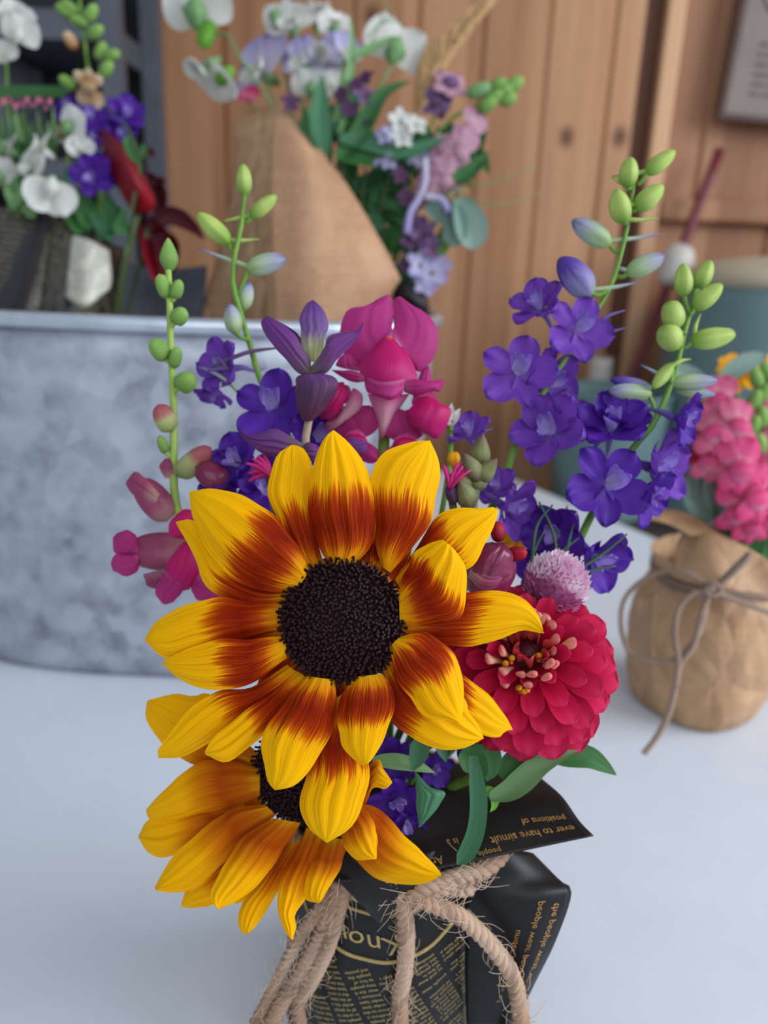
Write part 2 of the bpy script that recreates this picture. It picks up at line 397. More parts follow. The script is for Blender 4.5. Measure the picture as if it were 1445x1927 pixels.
def lathe_me(name, mat, prof, m=16, ribs=0, rib=0.0, sx=1.0, sz=1.0):
    """profile [(y, r)] turned about the local Y axis"""
    q = crom(prof, 16); V, UV = [], []
    for i, (y, r) in enumerate(q):
        for j in range(m):
            a = 2 * PI * j / m; k = 1 + rib * math.cos(ribs * a) if ribs else 1
            V.append((max(r, 1e-4) * k * math.cos(a) * sx, y, max(r, 1e-4) * k * math.sin(a) * sz)); UV.append((j / m, i / 15))
    return mesh(name, V, gridF(len(q), m, True) + [tuple(range(m - 1, -1, -1)), tuple(range((len(q) - 1) * m, len(q) * m))], mat, UV)

def tube_me(name, mat, pts, r, n=12, m=8):
    V, Fc, UV = tube_data(crom(pts, n), r, m); return mesh(name, V, Fc, mat, UV)

def link(name, me, parent, M4):
    o = bpy.data.objects.new(name, me); COL.objects.link(o); o.parent = parent; o.matrix_local = M4
    return o

def rx(a): return Matrix.Rotation(math.radians(a), 4, 'X')
def ry(a): return Matrix.Rotation(math.radians(a), 4, 'Y')
def rz(a): return Matrix.Rotation(math.radians(a), 4, 'Z')
def tr(x, y, z): return Matrix.Translation((x, y, z))
def scl(x, y=None, z=None): return Matrix.Diagonal((x, x if y is None else y, x if z is None else z, 1))

_kinds = {}
def kind(k, *mats):
    """the pieces of one sort of flower: [(name, mesh, local matrix)], facing local +Z, about one unit in radius"""
    key = (k,) + mats
    if key in _kinds: return _kinds[key]
    q = []; A = [M[x] for x in mats]
    if k == 'lark':
        s1 = petal_me('sepal', A[0], 0.80, 'obov', 0.10, 0.10, 0.07)
        s2 = petal_me('sepal', A[0], 0.64, 'obov', 0.18, 0.02, 0.08)
        for i, a in enumerate((4, 78, 148, 214, 284)):
            q.append(('sepal', (s1, s2)[i % 2], rz(a) @ rx(14) @ scl(0.98 + 0.06 * (i % 3 - 1))))
        ip = petal_me('inner_petal', A[1], 0.52, 'round', 0.5, 0.12, 0.05)
        for a, t in ((8, 60), (-28, 48), (40, 48), (180, 55)):
            q.append(('inner_petal', ip, tr(0, 0.02, 0.04) @ rz(a) @ rx(t) @ scl(0.62 if a != 180 else 0.42)))
        q.append(('spur', tube_me('spur', A[2], [(0, 0.02, 0), (0, 0.16, -0.4), (0, 0.42, -0.85), (0, 0.72, -1.15)], [0.13, 0.08, 0.05, 0.02]), Matrix()))
    elif k == 'larkside':
        s1 = petal_me('sepal', A[0], 0.78, 'obov', 0.18, 0.10, 0.08)
        for i, (a, t) in enumerate(((0, 34), (75, 26), (140, 18), (220, 20), (290, 28))):
            q.append(('sepal', s1, rz(a) @ rx(t)))
        ip = petal_me('inner_petal', A[1], 0.5, 'round', 0.4, 0.1, 0.05)
        for a in (10, -40, 130): q.append(('inner_petal', ip, rz(a) @ rx(60) @ scl(0.66)))
        q.append(('spur', tube_me('spur', A[2], [(0, 0, 0), (0, 0.2, -0.5), (0, 0.25, -0.95), (0, 0.5, -1.4)], [0.13, 0.08, 0.05, 0.02]), Matrix()))
    elif k == 'snap':
        up = petal_me('upper_lip', A[0], 0.95, 'round', -0.12, -0.30, 0.06)
        for a in (27, -27): q.append(('upper_lip', up, tr(0, 0.06, -0.02) @ rz(a) @ rx(8) @ scl(1.0)))
        q.append(('palate', lathe_me('palate', A[1], [(-0.42, 0.06), (-0.30, 0.30), (-0.05, 0.42), (0.15, 0.30), (0.24, 0.05)], 16, sz=0.62), tr(0, -0.05, 0.22)))
        lo = petal_me('lower_lip', A[0], 0.72, 'round', -0.15, -0.32, 0.05)
        for a, l in ((180, 0.72), (120, 0.82), (-120, 0.82)): q.append(('lower_lip', lo, tr(0, -0.18, 0.16) @ rz(a) @ rx(20) @ scl(l)))
        q.append(('tube', lathe_me('tube', A[2], [(-1.25, 0.10), (-1.15, 0.22), (-0.6, 0.27), (0.0, 0.36), (0.14, 0.30)], 14, 5, 0.06), tr(0, -0.05, 0.1) @ rx(74)))
    elif k == 'pea':
        st = petal_me('banner_petal', A[0], 1.25, 'round', 0.10, -0.35, 0.07)
        for a in (30, -30): q.append(('banner_petal', st, rz(a) @ rx(4)))
        wg = petal_me('wing_petal', A[1], 0.72, 'round', 0.3, 0.15, 0.05)
        for a in (150, -150, 178): q.append(('wing_petal', wg, tr(0, 0.25, 0.1) @ rz(a) @ rx(35) @ scl(0.72)))
        q.append(('calyx', lathe_me('calyx', A[2], [(-0.5, 0.03), (-0.35, 0.10), (-0.1, 0.16), (0.02, 0.12)], 10), rx(80) @ tr(0, 0, 0)))
    elif k == 'peaback':
        st = petal_me('banner_petal', A[0], 1.2, 'round', -0.15, 0.35, 0.06)
        for a in (34, -34): q.append(('banner_petal', st, rz(a) @ rx(-6)))
        q.append(('calyx', lathe_me('calyx', A[2], [(-0.3, 0.05), (-0.15, 0.16), (0.1, 0.24), (0.42, 0.05)], 10, 5, 0.2), tr(0, 0.05, 0.12) @ rx(10)))
    elif k == 'five':
        s1 = petal_me('petal', A[0], 0.7, 'round', 0.12, -0.1, 0.05)
        for i in range(5): q.append(('petal', s1, rz(72 * i + 8) @ rx(12)))
        q.append(('eye', lathe_me('eye', A[1], [(-0.05, 0.03), (0.05, 0.14), (0.12, 0.04)], 10), rx(90)))
    elif k == 'daisy':
        s1 = petal_me('petal', A[0], 0.5, 'spoon', 0.12, -0.12, 0.03)
        for i in range(9): q.append(('petal', s1, rz(40 * i + 8) @ rx(6 + 6 * (i % 3))))
        q.append(('eye', lathe_me('eye', A[1], [(-0.05, 0.2), (0.08, 0.24), (0.2, 0.05)], 12), rx(90)))
    _kinds[key] = q
    return q

def floret(parent, k, mats, px, py, d, r, yaw=0, pitch=0, roll=0, name='floret', label=None, sc=(1, 1, 1)):
    """one flower of a stem: px, py, d = its middle; r = its radius in px; yaw > 0 turns it to the right, pitch > 0 upwards"""
    o = bpy.data.objects.new(name, None); COL.objects.link(o); o.empty_display_size = 0.005
    o.parent = parent
    r *= 1.28 if k == 'larkside' else 1.0
    R_ = CROT.to_4x4() @ ry(yaw) @ rx(-pitch) @ rz(roll)
    o.matrix_local = Matrix.Translation(P(px, py, d) - loc_of(parent)) @ R_ @ scl(*[r * d / F * x for x in sc])
    if label: o['label'] = label
    for nm, me, m4 in kind(k, *mats):
        link(nm, me, o, m4)
    return o

_buds = {}
def bud(parent, mat, px, py, d, length, width, dx, dy, dz=0.0, spur=None, name='bud', smat='stem', foot=None, shape='lark', label=None):
    """a closed bud with its base at px - half, lying along (dx, dy up); spur = px point where its thin tail ends; foot = px point where its stalk meets the stem"""
    L = length * d / F; key = (mat, shape, round(width / length, 2))
    if key not in _buds:
        w = width / length / 2
        if shape == 'lark': pr = [(0, w * 0.35), (0.18, w * 0.85), (0.45, w), (0.75, w * 0.8), (0.95, w * 0.35), (1.0, 0.0)]
        elif shape == 'round': pr = [(0, w * 0.3), (0.15, w * 0.85), (0.5, w), (0.85, w * 0.7), (1.0, 0.0)]
        else: pr = [(0, w * 0.5), (0.3, w * 1.0), (0.6, w * 0.8), (0.9, w * 0.3), (1.0, 0)]
        _buds[key] = lathe_me('bud', M[mat], pr, 18, 4 if shape == 'lark' else 3, 0.07)
    dv = cdir(dx, dy, dz).normalized()
    z = (-FW) - dv * dv.dot(-FW); z.normalize(); x = dv.cross(z)
    R_ = Matrix((x, dv, z)).transposed().to_4x4()
    c = P(px, py, d) - dv * L / 2
    o = bpy.data.objects.new(name, _buds[key]); COL.objects.link(o); o.parent = parent
    if label: o['label'] = label
    o.matrix_local = Matrix.Translation(c - loc_of(parent)) @ R_ @ scl(L)
    inv = (R_ @ scl(L)).inverted()
    def sub(nm, pts, rr, mt):
        pts = [inv @ (p - c) for p in pts]
        link(nm, tube_me(nm, M[mt], pts, [q / length for q in rr]), o, Matrix())
    if spur:
        e = P(spur[0], spur[1], d + 0.002)
        sub('spur', [c + dv * L * 0.12, c.lerp(e, 0.45) + UP * 0.03 * L, e], [5.0, 4.0, 1.2], 'budg' if mat == 'budg' else 'budl')
    if foot:
        e = P(foot[0], foot[1], d + 0.002)
        sub('stalk', [e, e.lerp(c, 0.6) - UP * 0.05 * L, c + dv * L * 0.05], [4.0, 4.0, 5.0], smat)
    return o
JX, JY, JR = 0.0085, 0.256, 0.0405           # the main jar's axis and radius
# ================= SETTING
def box(x0, x1, y0, y1, z0, z1):
    V = [(x0,y0,z0),(x1,y0,z0),(x1,y1,z0),(x0,y1,z0),(x0,y0,z1),(x1,y0,z1),(x1,y1,z1),(x0,y1,z1)]
    Fc = [(0,3,2,1),(4,5,6,7),(0,1,5,4),(1,2,6,5),(2,3,7,6),(3,0,4,7)]
    return V, Fc, [(0, 0)] * 8
def bevel(o, w, seg=2):
    md = o.modifiers.new('bevel', 'BEVEL'); md.width = w; md.segments = seg; md.limit_method = 'ANGLE'; return o

WY = 1.29
# pine boards: grain along Z, one tone per board
def wood_mat(name, ca, cb, bw, knots=()):
    b = NT(name)
    pos = b.n('ShaderNodeNewGeometry').outputs['Position']
    sp = b.n('ShaderNodeSeparateXYZ', Vector=pos)
    bi = b.math('FLOOR', b.math('DIVIDE', sp.outputs[0], bw))
    wn = b.n('ShaderNodeTexWhiteNoise', _noise_dimensions='1D', W=bi).outputs[0]
    v1 = b.n('ShaderNodeCombineXYZ', X=b.math('MULTIPLY', sp.outputs[0], 26.0), Y=b.math('MULTIPLY', wn, 40.0), Z=b.math('MULTIPLY', sp.outputs[2], 1.4)).outputs[0]
    g = b.noise(v1, 1.0, 4.0, 0.6)
    v2 = b.n('ShaderNodeCombineXYZ', X=b.math('MULTIPLY', sp.outputs[0], 160.0), Y=b.math('MULTIPLY', wn, 40.0), Z=b.math('MULTIPLY', sp.outputs[2], 4.0)).outputs[0]
    g2 = b.noise(v2, 1.0, 3.0, 0.6)
    f = b.math('ADD', b.math('MULTIPLY', g, 0.7), b.math('ADD', b.math('MULTIPLY', g2, 0.2), b.math('MULTIPLY', wn, 0.34)))
    col = b.ramp(f, [(0.34, ca), (0.86, cb)])
    for k in knots:
        vv = b.n('ShaderNodeVectorMath', _operation='SUBTRACT', i0=pos, i1=tuple(k)).outputs[0]
        vv = b.n('ShaderNodeVectorMath', _operation='MULTIPLY', i0=vv, i1=(1.0, 0.0, 0.75)).outputs[0]
        ln = b.n('ShaderNodeVectorMath', _operation='LENGTH', i0=vv).outputs['Value']
        kf = b.n('ShaderNodeMapRange', Value=ln, From__Min=0.004, From__Max=0.016, To__Min=0.85, To__Max=0.0).outputs[0]
        col = b.mix(kf, col, lin((74, 44, 26)))
    return b.finish(col, 0.55, 0.3, height=g2, bump=0.15, bdist=0.001)

knots = [on_y(1066, 258, WY), on_y(1166, 258, WY), on_y(700, 30, WY)]
M['pine'] = wood_mat('varnished pine boards', (146, 98, 64), (194, 144, 106), 0.093, knots)
M['pine2'] = wood_mat('darker pine boards', (140, 94, 66), (176, 128, 96), 0.12)
M['pine3'] = wood_mat('brown timber and recess shade', (92, 56, 38), (116, 74, 52), 0.2)  # counter timber; also carries the painted shade of the wall recess
M['pinel'] = wood_mat('pale pine trim', (190, 142, 106), (212, 164, 126), 0.4)
M['white_top'] = plain_mat('white laminate', (216, 220, 228), (212, 216, 224), 30, 0.35, 0.4, bump=0.0)
M['darkfloor'] = plain_mat('dark brown floor', (70, 56, 48), (54, 42, 36), 8, 0.5)
M['steel'] = plain_mat('grey painted steel', (98, 101, 110), (86, 89, 98), 20, 0.45, 0.4, 0.3)
M['darkgrey'] = plain_mat('dark slate fabric', (40, 41, 48), (26, 27, 33), 30, 0.7)
M['darkgrey2'] = plain_mat('mid grey slate', (90, 92, 104), (60, 62, 74), 18, 0.7)

# wall of vertical boards with V-shaped joints
def boards(x0, x1, z0, z1, y, bw, off=0.0, gw=0.005, gd=0.005):
    xs = [x0]; k = math.ceil((x0 - off) / bw)
    prof = [(x0, y)]
    while off + k * bw < x1:
        x = off + k * bw
        if x > x0 + gw: prof += [(x - gw, y), (x - gw * .3, y + gd), (x + gw * .3, y + gd), (x + gw, y)]
        k += 1
    prof.append((x1, y))
    V, Fc = [], []
    for x, yy in prof: V += [(x, yy, z0), (x, yy, z1)]
    for i in range(len(prof) - 1): Fc.append((2 * i, 2 * i + 2, 2 * i + 3, 2 * i + 1))
    n = len(V)
    V += [(x0, y + .03, z0), (x0, y + .03, z1), (x1, y + .03, z0), (x1, y + .03, z1)]
    Fc += [(n, n + 1, n + 3, n + 2), (0, 1, n + 1, n), (n - 2, n + 2, n + 3, n - 1)]
    return V, Fc
xd0 = on_y(1182, 300, WY).x; xd1 = on_y(1222, 300, WY).x
V, Fc = boards(-1.6, xd0, 0.0, 2.4, WY, 0.093, on_y(1012, 300, WY).x)
struct('wall_back', V, Fc, M['pine'])
V, Fc = boards(xd1, 1.8, 0.0, 2.4, WY + .012, 0.120, on_y(1335, 200, WY).x)
struct('wall_right', V, Fc, M['pine2'])
# recess with its shade put into the brown colour, pale upright and the rail of the panelled section
V, Fc, _ = box(xd0, xd1, WY + .012, WY + .04, 0, 2.4); struct('trim_recess_shade', V, Fc, M['pine3'])
V, Fc, _ = box(xd1 - .004, xd1 + .022, WY - .012, WY + .011, 0, 2.4); bevel(struct('trim_2', V, Fc, M['pinel']), .004)
zr0 = on_y(1340, 420, WY).z; zr1 = on_y(1340, 378, WY).z
V, Fc, _ = box(xd1 + .023, 1.8, WY - .014, WY + .011, zr0, zr1); bevel(struct('trim_3', V, Fc, M['pine2']), .006)
V, Fc, _ = box(-1.8, 1.9, -1.2, WY + .1, -.03, 0); struct('floor', V, Fc, M['darkfloor'])

# the table: its far right edge runs obliquely
e0 = on_z(928, 884, TZ); e1 = on_z(1280, 1032, TZ)
dv = Vector((e1.x - e0.x, e1.y - e0.y, 0)).normalized(); nv = Vector((dv.y, -dv.x, 0))
if nv.x > 0: nv = -nv
c0 = Vector((e0.x, e0.y, 0)) + dv * 0.0
A_ = [c0 - dv * .02, c0 + dv * 1.5, c0 + dv * 1.5 + nv * 1.45, c0 - dv * .02 + nv * 1.45]
table = T('table', 'white laminate table carrying the bouquets and the zinc tub', 'table', Vector((-.1, .4, 0)))
V = [(p.x, p.y, TZ - .028) for p in A_] + [(p.x, p.y, TZ) for p in A_]
o = mk('tabletop', table, V, [(3,2,1,0),(4,5,6,7),(0,1,5,4),(1,2,6,5),(2,3,7,6),(3,0,4,7)], M['white_top'], smooth=False); bevel(o, .002)
cc = sum(A_, Vector()) / 4
for p in A_:
    q = p.lerp(cc, .07); V, Fc, _ = box(q.x - .025, q.x + .025, q.y - .025, q.y + .025, 0, TZ - .0285)
    mk('leg', table, V, Fc, M['white_top'], smooth=False)

# dark counter along the wall beyond the table
cx0 = on_z(905, 872, TZ - .03).x
counter = T('counter', 'dark brown low counter against the wooden wall behind the table', 'counter', Vector((.75, 1.1, 0)))
V, Fc, _ = box(.30, 1.35, .985, WY - .016, TZ - .07, TZ - .035); bevel(mk('worktop', counter, V, Fc, M['darkfloor'], smooth=False), .003)
V, Fc, _ = box(.33, 1.32, 1.0, WY - .018, 0, TZ - .0705); mk('body', counter, V, Fc, M['pine3'], smooth=False)
CZ = TZ - .035

# steel rack at the far left
rack = T('storage_rack', 'grey steel rack with dark shelves against the wall at the left', 'rack', on_y(120, 300, 1.14) * 1)
rack.location.z = 0
px = on_y(241, 120, 1.10)
for x in (px.x - .012, px.x - .62):
    for y in (1.08, 1.25):
        V, Fc, _ = box(x - .012, x + .012, y - .012, y + .012, 0, 1.75); mk('post', rack, V, Fc, M['steel'], smooth=False)
for zc_ in (on_y(120, 58, 1.10).z, on_y(120, 330, 1.10).z, .35):
    V, Fc, _ = box(px.x - .607, px.x - .025, 1.068, 1.262, zc_ - .016, zc_ + .016); mk('shelf', rack, V, Fc, M['steel'], smooth=False)
V, Fc, _ = box(px.x - .607, px.x - .025, 1.263, 1.268, .3, 1.75); mk('back_panel', rack, V, Fc, M['darkgrey'], smooth=False)
zs_ = on_y(120, 330, 1.10).z + .0165
V, Fc, _ = box(px.x - .33, px.x - .16, 1.10, 1.24, zs_, zs_ + .13)
o = mk('storage_box', None, V, Fc, M['darkgrey2'], smooth=False); bevel(o, .01); tag(o, 'slate grey box standing on the middle shelf of the steel rack', 'box')
zs_ = on_y(120, 58, 1.10).z + .0165
V, Fc, _ = box(px.x - .42, px.x - .05, 1.10, 1.24, zs_, zs_ + .10)
o = mk('storage_box', None, V, Fc, M['darkgrey'], smooth=False); bevel(o, .01); tag(o, 'dark crate standing on the upper shelf of the steel rack', 'box')

# framed sign on the wall, slightly askew
sg = T('framed_sign', 'dark-framed grey sign with a pale rounded shape and rows of small print on the wall', 'sign', on_y(1420, 110, WY - .03))
s0 = on_y(1358, 214, WY - .016); SW_, SH_ = .20, .30
SR = Matrix.Rotation(math.radians(3.2), 3, 'Y')
def sp_(x, z, y=0.0): 
    q = SR @ Vector((x, 0, z)); return Vector((s0.x + q.x, s0.y - y, s0.z + q.z))
def sbox(x0, x1, z0, z1, y0, y1):
    V, Fc, U = box(x0, x1, -y1, -y0, z0, z1); return [sp_(a, c, -b) for a, b, c in V], Fc
M['signface'] = plain_mat('grey sign face', (128, 116, 108), (120, 108, 100), 20, 0.5)
M['signframe'] = plain_mat('dark sign frame', (86, 58, 50), (70, 46, 40), 30, 0.5)
M['signwhite'] = plain_mat('pale sign shape', (156, 146, 138), (148, 138, 130), 20, 0.5)
M['ink'] = plain_mat('grey ink', (88, 76, 72), (80, 68, 64), 20, 0.6, bump=0)
V, Fc = sbox(0, SW_, 0, SH_, .0, .006); mk('panel', sg, V, Fc, M['signface'], smooth=False)
for a in ((-.008, 0, -.008, SH_ + .008), (SW_, SW_ + .008, -.008, SH_ + .008), (0, SW_, -.008, 0), (0, SW_, SH_, SH_ + .008)):
    V, Fc = sbox(*a, 0, .012); mk('frame', sg, V, Fc, M['signframe'], smooth=False)
pts = [(SW_ * .5 + .085 * math.cos(a), .185 + .075 * math.sin(a)) for a in np.linspace(0, 2 * PI, 40, endpoint=False)]
V = [sp_(x, z, .0065) for x, z in pts]; mk('pale_shape', sg, V, [tuple(range(39, -1, -1))], M['signwhite'], smooth=False)
ol = [sp_(SW_ * .5 + .088 * math.cos(a), .185 + .078 * math.sin(a), .007) for a in np.linspace(0, 2 * PI, 50)]
V, Fc, UV = tube_data(ol, .0012, 6); mk('outline', sg, V, Fc, M['ink'], UV)
V, Fc = [], []
for k in range(6):
    x = .03
    while x < SW_ - .03:
        w = random.uniform(.008, .026); z = .088 - k * .0125
        if x + w > SW_ - .02: break
        v, f = sbox(x, x + w, z, z + .0045, .0061, .0066); n = len(V); V += v; Fc += [tuple(n + q for q in g) for g in f]; x += w + .005
mk('print_lines', sg, V, Fc, M['ink'], smooth=False)

# things beyond the table on the right
def lathe_world(name, parent, mat, c, prof, m=40, sx=1.0, sy=1.0, n=None, fn=None, R3=None):
    q = crom(prof, n or 4 * len(prof)) if n != 0 else prof
    V, UV = [], []
    for i, (r, z) in enumerate(q):
        for j in range(m):
            a = 2 * PI * j / m; k = 1 + (fn(a, z) if fn else 0)
            w = Vector((r * k * math.cos(a) * sx, r * k * math.sin(a) * sy, z))
            V.append(c + (R3 @ w if R3 else w)); UV.append((j / m, i / (len(q) - 1)))
    return mk(name, parent, V, gridF(len(q), m, True), mat, UV)
M['teal'] = plain_mat('teal painted tin', (104, 130, 132), (92, 116, 118), 12, 0.5)
M['creamlid'] = plain_mat('cream lid', (186, 172, 148), (174, 160, 138), 14, 0.6)
M['whitew'] = plain_mat('dull white ceramic', (200, 192, 184), (188, 180, 172), 14, 0.4)
M['redrod'] = plain_mat('dark red rod', (122, 42, 52), (100, 32, 44), 30, 0.45)
tc = on_y(1425, 535, 1.12); 
tin = T('tin', 'large teal round tin with a cream domed lid on the dark counter', 'tin', Vector((tc.x + .02, 1.125, CZ)))
h = tc.z - CZ
lathe_world('body', tin, M['teal'], Vector((tc.x + .02, 1.125, CZ)), [(.001, .0), (.145, .0), (.148, .01), (.135, h * .5), (.110, h * .96), (.108, h)], 48, n=40)
lathe_world('lid', tin, M['creamlid'], Vector((tc.x + .02, 1.125, CZ)), [(.109, h - .004), (.113, h), (.112, h + .012), (.09, h + .024), (.04, h + .034), (.001, h + .036)], 48)
tb = on_z(1150, 905, CZ)
tub2 = T('pail', 'teal shallow pail standing on the counter behind the violet larkspurs', 'pail', Vector((.36, 1.09, CZ)))
q = on_y(1165, 745, 1.06); lathe_world('body', tub2, M['teal'], Vector((q.x, 1.09, CZ)), [(.001, .002), (.06, 0), (.066, .004), (.078, (q.z - CZ) * .97), (.081, q.z - CZ), (.078, (q.z - CZ) * .98), (.062, .01), (.001, .008)], 40)
tub2.location.x = 0.36
q0 = on_y(1352, 290, WY - .03); q1 = on_y(1170, 760, 1.19)
rod = T('rod', 'thin dark red rod with a white knob leaning against the wooden wall', 'rod', q1)
stem('shaft', rod, [q1, q0], [.0072, .0072], M['redrod'], 10, 12)
V, Fc, UV = tube_data([q0, q0 + (q0 - q1).normalized() * .006], .0078, 12); mk('end_cap', rod, V, Fc, M['redrod'], UV)
q = on_y(1128, 715, 1.2)
cn = T('candle', 'small white candle on the counter, seen between the larkspur spikes', 'candle', Vector((q.x, 1.2, CZ)))
lathe_world('body', cn, M['whitew'], Vector((q.x, 1.2, CZ)), [(.001, 0), (.017, 0), (.018, .004), (.017, q.z - CZ + .02), (.010, q.z - CZ + .026), (.001, q.z - CZ + .024)], 24)
V, Fc, UV = tube_data([Vector((q.x, 1.2, q.z + .02)), Vector((q.x + .001, 1.2, q.z + .034))], .0012, 6); mk('wick', cn, V, Fc, M['ink'], UV)

gq = on_y(1292, 496, (q0.y + q1.y) / 2 + .02); gq = q1 + (q0 - q1) * ((gq.z - q1.z) / (q0.z - q1.z)); ax = (q0 - q1).normalized()
zz = ax.orthogonal().normalized(); R3 = Matrix((zz, ax.cross(zz), ax)).transposed()
lathe_world('white_knob', rod, M['whitew'], gq, [(.0073, -.036), (.017, -.03), (.023, -.008), (.024, .006), (.018, .022), (.0073, .026)], 24, R3=R3)
# ------------------------------------------------------------------ zinc tub
def zinc_mat():
    b = NT('galvanised zinc')
    co = b.n('ShaderNodeTexCoord').outputs['Object']
    n1 = b.noise(co, 45.0, 5.0, 0.6); n2 = b.noise(co, 9.0, 2.0, 0.5)
    vo = b.n('ShaderNodeTexVoronoi', Vector=co, Scale=70.0).outputs['Color']
    sv = b.n('ShaderNodeSeparateColor', Color=vo).outputs[0]
    f = b.math('ADD', b.math('MULTIPLY', n1, 0.6), b.math('ADD', b.math('MULTIPLY', n2, 0.25), b.math('MULTIPLY', sv, 0.15)))
    col = b.ramp(f, [(0.3, (128, 132, 142)), (0.5, (176, 180, 190)), (0.72, (200, 204, 214))])
    return b.finish(col, 0.48, 0.5, 0.55, height=n1, bump=0.08, bdist=0.001)
M['zinc_metal'] = zinc_mat()
M['zinc_rim'] = plain_mat('bright zinc rim', (214, 220, 230), (190, 196, 208), 60, 0.3, 0.5, 0.75)
tf = on_z(300, 1277, TZ); TA, TB = .205, .15
TC = Vector((tf.x - .012, tf.y + TB - .012, TZ)); TH = on_y(300, 612, TC.y - TB).z - TZ
tubT = T('zinc_tub', 'oval galvanised zinc tub holding wrapped bouquets on the white table', 'tub', TC)
def oval(a, k, e=2.6):
    c, s = math.cos(a), math.sin(a)
    return Vector((TA * k * math.copysign(abs(c) ** (2 / e), c), TB * k * math.copysign(abs(s) ** (2 / e), s), 0))
def oval_sheet(name, prof, mat, m=96):
    V, UV = [], []
    for i, (k, z) in enumerate(prof):
        for j in range(m):
            p = oval(2 * PI * j / m, k); V.append(TC + Vector((p.x, p.y, z))); UV.append((j / m, i / (len(prof) - 1)))
    return mk(name, tubT, V, gridF(len(prof), m, True), mat, UV)
body = oval_sheet('body', [(0.02, .001), (.5, .001), (.90, .001), (.925, .004), (.935, .012), (.945, .05), (.965, TH * .45), (.97, TH * .47), (.972, TH * .5), (.99, TH * .9), (.995, TH - .004), (.985, TH - .004), (.96, TH * .5), (.92, .014), (.90, .006), (.02, .005)], M['zinc_metal'])
V, Fc, UV = [], [], []
rimp = [TC + oval(2 * PI * j / 120, 1.0) + Vector((0, 0, TH)) for j in range(121)]
V, Fc, UV = tube_data(rimp, .0052, 10, False); mk('rim', tubT, V, Fc, M['zinc_rim'], UV)
for sx in (-1,):
    hx = TC.x + sx * TA * .985; hz = TZ + TH * .78
    hp = [Vector((hx, TC.y - .05, hz)), Vector((hx + sx * .035, TC.y - .045, hz)), Vector((hx + sx * .045, TC.y, hz - .004)), Vector((hx + sx * .035, TC.y + .045, hz)), Vector((hx, TC.y + .05, hz))]
    V, Fc, UV = tube_data(crom(hp, 24), .005, 10); mk('handle', tubT, V, Fc, M['zinc_rim'], UV)
V = [TC + oval(2 * PI * j / 64, .955) + Vector((0, 0, TH * .32)) for j in range(64)]
o = mk('water', tubT, V, [tuple(range(64))], plain_mat('dark water', (40, 44, 46), (34, 38, 40), 10, .1), smooth=False)

# ------------------------------------------------------------------ black paper wrap of the main bouquet
wrap = T('paper_wrap', 'black book-print paper wrapped around the main bouquet, collar flared at the neck', 'wrapping paper', Vector((JX, JY, TZ)))
def Rj(th, h):
    k = max(0.0, min(1.0, (h - .080) / .018))
    pl = .0006 * math.sin(9 * th + .5) + .0005 * math.sin(17 * th + h * 30)
    return JR - .0040 * k * k + pl * (0.4 + 1.6 * k)
def Bj(a, h, off=0.0):           # a = arc length to the right of the front, h = height above the table
    th = a / JR; r = Rj(th, h) + off
    return Vector((JX + r * math.sin(th), JY - r * math.cos(th), TZ + h))
n, m = 24, 96
V, UV = [], []
for i in range(n):
    h = .001 + .100 * i / (n - 1)
    for j in range(m):
        V.append(Bj((j / m - .5) * 2 * PI * JR, h)); UV.append((j / m, i / (n - 1)))
Fc = gridF(n, m, True); k = len(V); V.append(Vector((JX, JY, TZ + .001))); UV.append((0, 0))
Fc += [(k, (j + 1) % m, j) for j in range(m)]
pbody = mk('body', wrap, V, Fc, M['black'], UV)

def text_verts(s, size):
    cu = bpy.data.curves.new('txt', 'FONT'); cu.body = s; cu.size = size; cu.resolution_u = 2; cu.align_x = 'LEFT'
    ob = bpy.data.objects.new('txt', cu); me = bpy.data.meshes.new_from_object(ob)
    V = [tuple(v.co)[:2] for v in me.vertices]; Fc = [tuple(p.vertices) for p in me.polygons]
    bpy.data.objects.remove(ob); bpy.data.curves.remove(cu); bpy.data.meshes.remove(me)
    return V, Fc
def lay(lines, fn):
    """lines: (text, size, x, y, angle deg, gap fn) on a flat chart, carried by fn(x, y) onto the paper"""
    VV, FF = [], []
    for s, size, x, y, ang in lines:
        v, f = text_verts(s, size); c, q = math.cos(math.radians(ang)), math.sin(math.radians(ang))
        k = len(VV)
        VV += [fn(x + a * c - b * q, y + a * q + b * c) for a, b in v]; FF += [tuple(k + z for z in g) for g in f]
    return VV, FF
WORDS = 'ever to have simultaneous positions of people in time must people wear under the line At of and to have people in positions of line must time wear under the people'.split()
lines = []; ang = 180 + 26
ca, sa = math.cos(math.radians(ang)), math.sin(math.radians(ang))
acx, acy, ar = -.008, .108, .0315
def onbody(x, y): return Bj(x, min(.098, max(.002, y)), .00025)
def clear(x, y): return abs(x) < .047 and .004 < y < .088 and not (math.hypot(x - acx, y - acy) < .0455 and -.036 < x < .034)
for k in range(-34, 35):
    for q in range(-9, 9):
        s = ' '.join(random.sample(WORDS, 3))[:11].strip()
        if random.random() < .07: continue
        x = ca * q * .0118 + sa * k * .00225; y = .045 + sa * q * .0118 - ca * k * .00225
        if all(clear(x + ca * e, y + sa * e) for e in (0, .006, .0115)): lines.append((s, .0021, x, y, ang))
V, Fc = lay(lines, onbody)
o = mk('printed_text', wrap, V, Fc, M['gold'], None, False); o.parent = pbody; o.location = (0, 0, 0)
